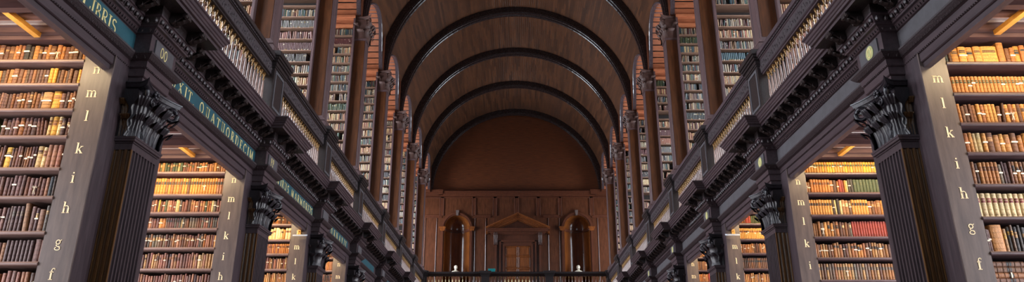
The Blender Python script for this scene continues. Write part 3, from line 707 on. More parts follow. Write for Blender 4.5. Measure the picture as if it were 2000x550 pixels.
for s in (-1, 1):
    for k in range(-1, 8):
        c, c2 = CEN[k], CEN[k + 1]
        pd = thing('balustrade_pedestal', 'dark panelled pedestal of the %s gallery rail above the %s lower pilaster' % (SIDE[s], 'closest' if k < 0 else ORD[k]), 'pedestal', (s * 3.87, c, 3.93), 'pedestals of the gallery rail')
        b = MB(s); b.box(3.74, 4.16, c - .26, c + .24, 3.93, 4.98); b.box(3.70, 4.04, c - .30, c + .28, 3.93, 4.16); b.box(3.72, 4.03, c - .28, c + .26, 4.16, 4.20); b.build('body', 'ebony', pd)
        b = MB(s); b.box(3.732, 3.74, c - .21, c + .19, 4.28, 4.32); b.box(3.732, 3.74, c - .21, c + .19, 4.86, 4.90); b.box(3.732, 3.74, c - .21, c - .17, 4.32, 4.86); b.box(3.732, 3.74, c + .15, c + .19, 4.32, 4.86)
        b.box(3.8, 4.0, c - .266, c - .26, 4.3, 4.33); b.box(3.8, 4.0, c - .266, c - .26, 4.85, 4.88); b.build('panel_moulding', 'frieze_slate', pd)
        b = MB(s)
        for e, z0_, z1_ in ((.012, 4.93, 4.96), (.025, 4.96, 5.02), (.05, 5.02, 5.06), (.07, 5.06, 5.10), (.09, 5.10, 5.18)): b.box(3.74 - e, 4.16, c - .26 - e, c + .24 + e, z0_, z1_)
        b.build('cap', 'ebony', pd)
        if k == 7: continue
        y0, y1 = c + .245, c2 - .265
        bl = thing('balustrade', 'carved gallery balustrade with turned balusters, %s length on the %s' % (ORD[k + 1], SIDE[s]), 'balustrade', (s * BX, (y0 + y1) / 2, 3.93), 'lengths of the gallery balustrade')
        b = MB(s); b.box(BX - .09, BX + .09, y0, y1, 3.93, 4.10); b.box(BX - .07, BX + .07, y0, y1, 4.10, 4.20); b.build('base_rail', 'plum', bl)
        b = MB(s); rail_prof(b, 'y', y0, y1, BX, 5.14); b.build('handrail', 'plum' if s > 0 else 'ebony', bl)
        b = MB(s); b.box(BX - .074, BX - .069, y0, y1, 4.82, 5.0); b.box(BX - .108, BX - .09, y0, y1, 5.03, 5.05); n = int((y1 - y0) / .07)
        for i in range(n):
            y = y0 + (y1 - y0) * (i + .5) / n
            bump(b, BX - .072, y, 4.92 + .025 * math.sin(i * 1.9), 0, .014, .028, .045, True)
            bump(b, BX - .075, y + .03, 4.88 - .02 * math.sin(i * 1.9), 0, .012, .018, .03, True)
            bump(b, BX - .105, y, 5.04, 0, .014, .02, .014, True)
        b.build('carved_band', 'carved', bl)
        n = int(round((y1 - y0 - .1) / .12)); st = (y1 - y0 - .06) / n
        balusters(bl, [(s * BX, y0 + .03 + st * (i + .5), 4.195) for i in range(n)], SRC, None)

# ------------------------------------------------------------------ upper pilasters and bookcases
UB = [8.96 - .262 * i for i in range(19)]
HU = .34
for s in (-1, 1):
    for k in range(0, 8):
        b = MB(s); b.box(4.22, 5.58, CEN[k] - 1.10, CEN[k] - 1.02, 4.0, 4.24); b.box(4.2, 5.6, CEN[k] - 1.12, CEN[k] - 1.0, 4.24, 4.27)  # troughs added to go with the warm light on the upper shelves
        tag(b.build('added_lamp_trough', 'ceil_beam'), 'low added wooden lamp trough on the gallery floor before the %s upper bookcase, %s' % (ORD[k], SIDE[s]), 'lamp', 'added lamp troughs of the gallery')
    for k in range(-1, 8):
        c = CEN[k]; tagk = 'beside the camera, %s' % SIDE[s] if k < 0 else '%s on the %s' % (ORD[k], SIDE[s])
        bc = thing('bookcase', 'tall bookcase of the upper gallery full of small books, %s' % tagk, 'bookcase', (s * 5.1, c, 4.0), 'bookcases of the upper gallery')
        b = MB(s); b.box(4.165, 4.21, c - HU, c + HU, 4.0, 9.52); b.build('end_panel', 'upper_wood', bc)
        b = MB(s); b.box(4.2, XE, c - .03, c + .03, 4.0, 9.25); b.box(XE - .03, XE, c - HU, c + HU, 4, 9.25); b.build('back_panel', 'case_back', bc)
        b = MB(s)
        b.box(4.21, XE, c - HU - .02, c + HU + .02, 9.22, 9.27); b.box(4.21, XE, c - HU + .08, c + HU - .08, 9.27, 9.42); b.box(4.21, XE, c - HU - .01, c + HU + .01, 9.42, 9.46); b.box(4.165, XE, c - HU - .05, c + HU + .05, 9.46, 9.52)
        b.build('cornice', 'arch_plank', bc)
        for z in UB:
            if z < 4.05: continue
            b = MB(s); b.box(4.21, XE - .03, c - HU, c + HU, z - .020, z); b.build('shelf', 'upper_shelf', bc)
        pl = thing('pilaster', 'tall square wooden pilaster of the upper gallery, %s' % tagk, 'pilaster', (s * 4.0, c, 5.18), 'pilasters of the upper gallery')
        b = MB(s)
        b.prism([(4.165, c - .24), (3.88, c - .24), (3.88, c - .19), (3.892, c - .18), (3.892, c - .16), (3.88, c - .15), (3.88, c + .04), (3.892, c + .05), (3.892, c + .07), (3.88, c + .08), (3.88, c + .13), (4.165, c + .13)], 'z', 5.181, 8.86)
        b.build('shaft', 'upper_wood', pl)
        b = MB(s)
        b.box(3.895, 4.16, c - .246, c - .24, 5.45, 8.84)
        part_label(b.build('warm_side', 'warm_side_upper', pl), 'golden brown side, light difference put into the colour')
        b = MB(s)
        for e, z0_, z1_ in ((.12, 5.181, 5.26), (.09, 5.26, 5.30), (.06, 5.30, 5.33), (.075, 5.33, 5.37), (.035, 5.37, 5.41), (.02, 5.41, 5.44)): b.box(3.88 - e, 4.165, c - .24 - e, c + .13 + e, z0_, z1_)
        b.build('base', 'upper_wood', pl)
        b = MB(s); b.box(3.86, 4.165, c - .26, c + .15, 8.86, 8.90); b.build('astragal', 'upper_wood', pl)
        capital(pl, s, 3.87, 4.165, c - .055, .21, 8.90, 9.53, 'cap_brown', lo=True)

# ------------------------------------------------------------------ far end wall
b = MB(); b.box(-6.8, 6.8, YE + .75, YE + .9, -1.6, 14.2); struct('wall_end_core', b, 'case_back')
NX = ((-2.77), (2.87)); NW, NS, NB = .60, 7.86, 4.6
# the wall skin leaves out the two niches and the doorway
b = MB()
def skin(x0, x1, z0, z1): b.box(x0, x1, YE, YE + .08, z0, z1)
skin(-6.5, NX[0] - NW, -1.6, 9.5); skin(NX[0] + NW, NX[1] - NW, -1.6, 9.5); skin(NX[1] + NW, 6.5, -1.6, 9.5)
for nx in NX:
    skin(nx - NW, nx + NW, -1.6, NB)
    n = 16
    for i in range(n):
        a0, a1 = PI * i / n, PI * (i + 1) / n
        xa, xb = nx - NW * math.cos(a0), nx - NW * math.cos(a1); za, zb = NS + NW * math.sin(a0), NS + NW * math.sin(a1)
        b.add([(xa, YE, za), (xb, YE, zb), (xb, YE, 9.5), (xa, YE, 9.5)], [(0, 1, 2, 3)])
struct('wall_far', b, 'wall_panel')
b = MB(); n = 40
poly = [(4.3 * math.cos(PI * i / n), Z0 - .1 + 4.35 * math.sin(PI * i / n)) for i in range(n + 1)]
b.prism(poly, 'y', YE, YE + .1); b.box(-6.5, -4.2, YE, YE + .1, 9.4, 11.6); b.box(4.2, 6.5, YE, YE + .1, 9.4, 11.6)
struct('wall_far_lunette', b, 'lunette')
cx = .05
tn += 1
b = MB()
def hmould(x0, x1, z0, prof):
    for p, za, zb in prof: b.box(x0 - p * .6, x1 + p * .6, YE - p, YE, z0 + za, z0 + zb)
hmould(-3.66 + cx, 3.72, 9.36, [(.03, 0, .03), (.05, .03, .09), (.14, .09, .14), (.2, .14, .2), (.22, .2, .24)])
for sx in (-1, 1): 
    x0, x1 = (3.72, 4.3) if sx > 0 else (-4.3, -3.64); hmould(x0, x1, 9.40, [(.04, 0, .05), (.26, .05, .16), (.3, .16, .25)])
struct('trim_%d' % tn, b, 'wall_frame')
tn += 1
b = MB()                                            # raised framing of the panelling
def fr(x0, x1, z0, z1, d=.03): b.box(x0, x1, YE - d, YE, z0, z1)
for xa, xb in ((-3.60, -3.44), (-2.06, -1.93), (-1.07, -.92), (-.05, .12), (.99, 1.14), (2.03, 2.16), (3.52, 3.68)):
    fr(xa, xb, 8.42, 9.36)
    for q in (xa - .02, xb): b.tube([(q + .01, YE - .03, 8.44), (q + .01, YE - .03, 9.34)], .016, 6)
fr(-4.3, -3.5, 8.33, 8.46); fr(-2.0, -1.2, 8.33, 8.46); fr(1.3, 2.1, 8.33, 8.46); fr(3.6, 4.4, 8.33, 8.46); fr(-4.3, 4.4, 9.30, 9.37)
for z in (8.35, 8.45, 9.31):
    for xa, xb in ((-4.3, -3.5), (-1.95, -1.1), (1.2, 2.05), (3.6, 4.4)): b.tube([(xa, YE - .03, z), (xb, YE - .03, z)], .014, 6)
for x in (-4.28, -3.74, -1.93, -1.42, 1.53, 2.05, 3.86, 4.36):
    b.tube([(x, YE - .01, 4.2), (x, YE - .01, 8.32)], .02, 6)
struct('trim_%d' % tn, b, 'wall_frame')
for i_, nx in enumerate(NX):                        # niches
    sd = ('left', 'right')[i_]
    t = thing('niche', None, None, (nx, YE, NB), kind='structure'); t['label'] = 'tall arched niche of polished wood on the %s of the far wall' % sd; t['category'] = 'niche'
    b = MB(); b.sm = True
    b.grid(lambda u, v: (nx - NW * math.cos(PI * u), YE + .02 + NW * math.sin(PI * u), NB + (NS - .12 - NB) * v), 18, 4, True)
    b.grid(lambda u, v: (nx - NW * math.cos(PI * u) * math.cos(v * PI / 2), YE + .02 + NW * math.sin(PI * u) * math.cos(v * PI / 2), NS + NW * math.sin(v * PI / 2)), 18, 10, True)
    b.build('hollow', 'niche_wood', t)
    b = MB(); b.sm = True
    for zz, r in ((NS - .09, .035), (NS - .02, .045)):
        b.tube([(nx - (NW - .01) * math.cos(PI * u / 14), YE + .02 + (NW - .01) * math.sin(PI * u / 14), zz) for u in range(15)], r, 6)
    b.grid(lambda u, v: (nx - NW * math.cos(PI * u), YE + .02 + NW * math.sin(PI * u), NS - .12 + .12 * v), 18, 1, True)
    b.build('spring_band', 'wall_frame', t)
    b = MB()
    b.add([(nx - NW, YE + .02, NB), (nx + NW, YE + .02, NB), (nx + NW, YE + .65, NB), (nx - NW, YE + .65, NB)], [(0, 1, 2, 3)])
    b.box(nx - NW, nx + NW, YE - .02, YE + .62, NB - .05, NB + .01); b.build('sill', 'wall_frame', t)
    b = MB(); n = 20
    for r0, r1, d in ((NW, NW + .05, .05), (NW + .05, NW + .10, .09), (NW + .10, NW + .15, .05)):
        for i in range(n):
            a0, a1 = PI * i / n, PI * (i + 1) / n
            q = [(r0, a0), (r0, a1), (r1, a1), (r1, a0)]
            p_ = [(nx - r * math.cos(a), NS + r * math.sin(a)) for r, a in q]
            b.add([(x, YE - d, z) for x, z in p_] + [(x, YE, z) for x, z in p_], [(0, 1, 2, 3), (0, 4, 5, 1), (2, 6, 7, 3), (1, 5, 6, 2), (3, 7, 4, 0)])
        for sx in (-1, 1):
            xa, xb = sorted((nx + sx * r0, nx + sx * r1)); b.box(xa, xb, YE - d, YE, NB, NS - .14)
    b.build('architrave', 'wall_frame', t)
    for sx in (-1, 1):
        b = MB(); xm = nx + sx * (NW + .09)
        for e, za, zb in ((.10, -.16, -.12), (.12, -.12, -.06), (.145, -.06, -.01), (.16, -.01, .03)): b.box(xm - e, xm + e, YE - .02 - e * .8, YE, NS + za, NS + zb)
        b.build('impost', 'door_wood', t)
    b = MB(); b.prism([(nx - .045, NS + NW - .02), (nx + .045, NS + NW - .02), (nx + .075, NS + NW + .22), (nx - .075, NS + NW + .22)], 'y', YE - .13, YE)
    b.build('keystone', 'stile', t)
    # plinth block and marble bust
    b = MB(); b.box(nx - .2, nx + .2, YE - .05, YE + .35, NB + .01, 5.62); b.box(nx - .24, nx + .24, YE - .09, YE + .39, 5.62, 5.70)
    tag(b.build('bust_plinth', 'wall_frame'), 'wooden plinth under the bust in the %s niche' % sd, 'plinth')

def bust(nx, by, z, sd, turn):
    lab = 'white marble bust of a %s in the %s niche of the far wall' % (('bare headed person', 'left') if sd == 'left' else ('draped person', 'right'))
    t = thing('bust', lab, 'bust', (nx, by, z))
    b = MB(); b.sm = True
    def body(u, v):
        # one continuous skin: socle, chest, shoulders, neck, head
        a = 2 * PI * u
        K = [(0, .07, .06, 0), (.03, .075, .065, 0), (.05, .055, .05, 0), (.07, .14, .08, 0), (.10, .205, .10, 0), (.15, .20, .105, 0), (.19, .13, .09, 0), (.22, .062, .062, .0), (.27, .055, .06, -.005), (.30, .068, .08, -.018), (.34, .078, .095, -.012), (.40, .084, .103, 0), (.45, .078, .098, .008), (.49, .05, .07, .012), (.508, .004, .004, .012)]
        q = v * (len(K) - 1); i = min(int(q), len(K) - 2); f = q - i
        z_, rx, ry, dy = [K[i][j] * (1 - f) + K[i + 1][j] * f for j in range(4)]
        x = rx * math.cos(a); y = ry * math.sin(a) + dy
        if .29 < z_ < .46 and math.sin(a) < -.55:      # brow, nose, lips, chin
            cc = math.exp(-(x / .016) ** 2)
            y -= cc * (.020 * math.exp(-((z_ - .368) / .018) ** 2) + .008 * math.exp(-((z_ - .335) / .007) ** 2) + .010 * math.exp(-((z_ - .308) / .01) ** 2)) + .006 * math.exp(-((z_ - .405) / .008) ** 2)
            y += .010 * (math.exp(-((abs(x) - .03) / .012) ** 2)) * math.exp(-((z_ - .392) / .009) ** 2)
        x, y = x * math.cos(turn) - y * math.sin(turn), x * math.sin(turn) + y * math.cos(turn)
        return (nx + x * .95, by + y * .95, z + z_ * .80)
    b.grid(body, 32, 56, True)
    b.build('figure', 'marble', t)
    b = MB(); b.sm = True
    for sx in (-1, 1): b.ball((nx + sx * .08 * math.cos(turn), by + sx * .08 * math.sin(turn), z + .30), (.012, .02, .026), 8, 6)
    b.build('ear', 'marble', t)
    b = MB(); b.sm = True
    rnd = random.Random(4)
    for i in range(46):
        a = rnd.uniform(0, 2 * PI); el = rnd.uniform(.25, 1.35)
        if math.sin(a - turn) < -.3 and el < .75: continue
        b.ball((nx + .077 * math.cos(a) * math.cos(el), by + .095 * math.sin(a) * math.cos(el) + .008, z + .315 + .085 * math.sin(el)), (.02, .02, .016), 6, 4)
    b.build('hair', 'marble', t)
    if sd == 'right':
        b = MB(); b.sm = True
        for j in range(4): b.tube([(nx - .17 + .02 * j, by - .075 - .012 * j, z + .075), (nx - .12 + .02 * j, by - .09 - .01 * j, z + .13 - .01 * j), (nx - .02 + .02 * j, by - .10, z + .14 - .02 * j), (nx + .08, by - .10, z + .10 - .012 * j), (nx + .16, by - .07, z + .07)], .014, 6)
        b.build('drapery', 'marble', t)
bust(NX[0] - .02, YE + .12, 5.70, 'left', .5); bust(NX[1] + .02, YE + .12, 5.70, 'right', -.15)

# door with pediment
t = thing('door_1', None, None, (.09, YE, 4.0), kind='structure')
dx = .09
b = MB(); b.box(dx - .62, dx + .62, YE - .05, YE, 4.0, 6.98); b.build('leaf_board', 'door_wood', t)
for px_ in (-1, 1):
    for zc, hh in ((6.72, .2), (6.22, .24), (5.66, .24), (5.1, .24), (4.5, .28)):
        b = MB(); x0, x1 = (dx - .56, dx - .04) if px_ < 0 else (dx + .04, dx + .56); z0_, z1_ = zc - hh, zc + hh
        b.box(x0 + .05, x1 - .05, YE - .07, YE - .05, z0_ + .05, z1_ - .05)
        for (pa, pb) in (((x0, z0_), (x1, z0_)), ((x1, z0_), (x1, z1_)), ((x1, z1_), (x0, z1_)), ((x0, z1_), (x0, z0_))):
            b.tube([(pa[0], YE - .055, pa[1]), (pb[0], YE - .055, pb[1])], .017, 6)
        b.build('door_panel', 'door_wood', t)
b = MB()
for sx in (-1, 1):
    for w0, w1, d in ((.62, .70, .10), (.70, .80, .07), (.80, .86, .12), (.98, 1.08, .09)):
        xa, xb = sorted((dx + sx * w0, dx + sx * w1)); b.box(xa, xb, YE - d, YE, 4.0, 7.05 + (w1 - .70) * .8)
for z0_, z1_, d in ((6.98, 7.06, .10), (7.06, 7.16, .07), (7.16, 7.24, .12), (7.24, 7.50, .05), (7.50, 7.56, .14), (7.56, 7.62, .18), (7.62, 7.70, .30), (7.70, 7.76, .34)):
    e = .62 + (z0_ - 6.98) * .9 if z0_ < 7.24 else (1.1 if z0_ < 7.5 else 1.12 + d * 1.05); b.box(dx - e, dx + e, YE - d, YE, z0_, z1_)
b.build('door_frame', 'wall_frame', t)
b = MB()
AP, HWp, ZB = 8.50, 1.5, 7.76

def rake(th0, th1, d):
    for sx in (-1, 1): b.prism([(dx + sx * (HWp), ZB + th0 - .03), (dx, AP - .09 + th0), (dx, AP - .09 + th1), (dx + sx * HWp, ZB - .03 + th1)], 'y', YE - d, YE)
rake(-.22, -.17, .10); rake(-.17, -.07, .16); rake(-.07, 0, .20); rake(0, .05, .28); rake(.05, .10, .36)
tb = MB(); tb.prism([(dx - 1.25, ZB), (dx + 1.25, ZB), (dx, AP - .16)], 'y', YE - .03, YE); tb.build('tympanum', 'wall_frame', t)
b.build('pediment', 'door_wood', t)
for sx in (-1, 1):
    b = MB(); xm = dx + sx * 1.04
    b.box(xm - .1, xm + .1, YE - .16, YE, 7.36, 7.62)
    for j in (-1, 0, 1): b.tube([(xm + j * .06, YE - .15, 7.60), (xm + j * .06, YE - .20, 7.45), (xm + j * .06, YE - .14, 7.25), (xm + j * .06, YE - .09, 7.12), (xm + j * .06, YE - .12, 7.02)], [.035, .04, .034, .03, .034], 6)
    b.build('console', 'cap_brown', t)

# cross gallery with its balustrade
tn += 1
b = MB(); b.box(-4.0, 4.0, 29.35, YE, 3.7, 3.99); b.box(-3.6, 3.6, 29.2, 29.4, 3.55, 3.92); struct('gallery_floor', b, 'plum')
YG = 29.5
for nm, x0, x1, wh in (('left', -3.66, -1.42, 0), ('middle', -1.10, 1.20, 1), ('right', 1.54, 3.76, 2)):
    bl = thing('balustrade', 'dark rail, balusters pale from painted light, %s length of the gallery across the far end' % nm, 'balustrade', ((x0 + x1) / 2, YG, 3.99), 'lengths of the cross gallery rail')
    b = MB(); b.box(x0, x1, YG - .09, YG + .09, 3.99, 4.38); b.build('base_rail', 'ebony', bl)
    b = MB(); rail_prof(b, 'x', x0, x1, YG, 5.16, .17); b.build('handrail', 'ebony', bl)
    n = 16
    for i in range(n):
        x = x0 + (x1 - x0) * (i + .5) / n
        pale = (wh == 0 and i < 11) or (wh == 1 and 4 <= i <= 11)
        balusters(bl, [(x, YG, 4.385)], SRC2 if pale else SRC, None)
for x, nm in ((-1.26, 'left'), (1.37, 'right'), (-3.78, 'far left'), (3.88, 'far right')):
    pd = thing('balustrade_pedestal', 'dark pedestal of the far cross gallery rail, the %s one' % nm, 'pedestal', (x, YG, 3.99), 'pedestals of the cross gallery')
    w_ = .16 if abs(x) < 2 else .12
    b = MB(); b.box(x - w_, x + w_, YG - .16, YG + .14, 3.93, 4.98); b.box(x - w_ - .03, x + w_ + .03, YG - .19, YG + .17, 3.99, 4.18); b.build('body', 'ebony', pd)
    b = MB()
    for e, z0_, z1_ in ((.02, 4.98, 5.03), (.05, 5.03, 5.08), (.09, 5.08, 5.18)): b.box(x - w_ - e, x + w_ + e, YG - .16 - e, YG + .14 + e, z0_, z1_)
    b.build('cap', 'ebony', pd)
b = MB(); b.box(-1.14, -.86, YG - .07, YG + .07, 5.162, 5.28); b.box(-1.15, -.85, YG - .08, YG + .08, 5.25, 5.29)
tag(b.build('box', 'teal_box'), 'small turquoise box resting on the far gallery rail', 'box')

# small stage lamps clamped to the lettered boards of the third bookcases
for s in (-1, 1):
    c = CEN[2]; yf = c - HT
    t = thing('clip_lamp', 'small flat white lamp clipped to the lettered board of the third %s bookcase' % SIDE[s], 'lamp', (s * 3.9, yf - .1, 2.86), 'flat lamps on the lettered boards')
    b = MB(s); b.prism([(yf - .26, 2.86), (yf - .10, 2.90), (yf - .10, 2.925), (yf - .26, 2.885)], 'x', 3.80, 4.02); part_label(b.build('lamp_head', 'metal_white', t), 'white flat lamp head')
    b = MB(s); b.tube([(3.98, yf, 2.99), (3.98, yf - .05, 3.0), (3.96, yf - .12, 2.97), (3.95, yf - .16, 2.91)], .009, 6); b.box(3.95, 4.01, yf - .02, yf, 2.95, 3.03); b.build('arm', 'brass', t)

# ------------------------------------------------------------------ books
def sr(c): return lin(c)
PAL = {
 'brown': [(128, 82, 50), (106, 66, 42), (150, 96, 56), (92, 62, 46), (160, 104, 54), (118, 72, 52), (84, 54, 40), (138, 90, 64)],
 'warm': [(188, 126, 62), (168, 110, 56), (200, 136, 70), (152, 100, 56), (134, 92, 60), (180, 118, 68), (116, 76, 50)],
 'orange': [(216, 150, 70), (204, 136, 60), (224, 160, 82), (194, 124, 58), (210, 144, 76), (180, 114, 58)],
 'mauve': [(120, 82, 76), (104, 70, 66), (132, 92, 82), (96, 66, 64), (112, 74, 62), (140, 98, 84), (88, 60, 58)],
 'pink': [(160, 104, 82), (146, 90, 72), (172, 116, 88), (130, 82, 68), (184, 130, 96)],
 'cream': [(232, 204, 150), (222, 190, 130), (240, 214, 160)],
 'yellow': [(236, 184, 76), (228, 172, 60)],
 'grey': [(120, 108, 94), (104, 96, 86), (136, 120, 100), (90, 84, 80), (128, 100, 80)],
 'green': [(72, 84, 58), (64, 78, 62), (84, 92, 60)],
 'red': [(150, 54, 42), (164, 66, 48), (136, 48, 40)],
 'dark': [(62, 50, 44), (52, 46, 46), (72, 56, 46), (48, 56, 62)],
 'tan': [(196, 150, 96), (182, 136, 84), (206, 160, 104), (170, 122, 78)],
 'upper': [(136, 124, 108), (150, 138, 122), (112, 108, 104), (74, 92, 94), (60, 84, 92), (90, 60, 54), (168, 152, 128), (60, 62, 60), (124, 100, 78), (150, 120, 90), (98, 52, 50), (80, 100, 84), (178, 164, 140), (62, 54, 54)],
 'uwarm': [(196, 160, 116), (182, 140, 100), (168, 124, 92), (204, 176, 130), (150, 96, 76)],
}
NAMES = {'brown': 'brown', 'warm': 'tan', 'orange': 'orange tan', 'mauve': 'dull mauve brown', 'pink': 'pinkish brown', 'cream': 'cream', 'yellow': 'yellow', 'grey': 'grey brown', 'green': 'olive green', 'red': 'red', 'dark': 'dark', 'tan': 'pale tan', 'upper': 'small', 'uwarm': 'pale'}
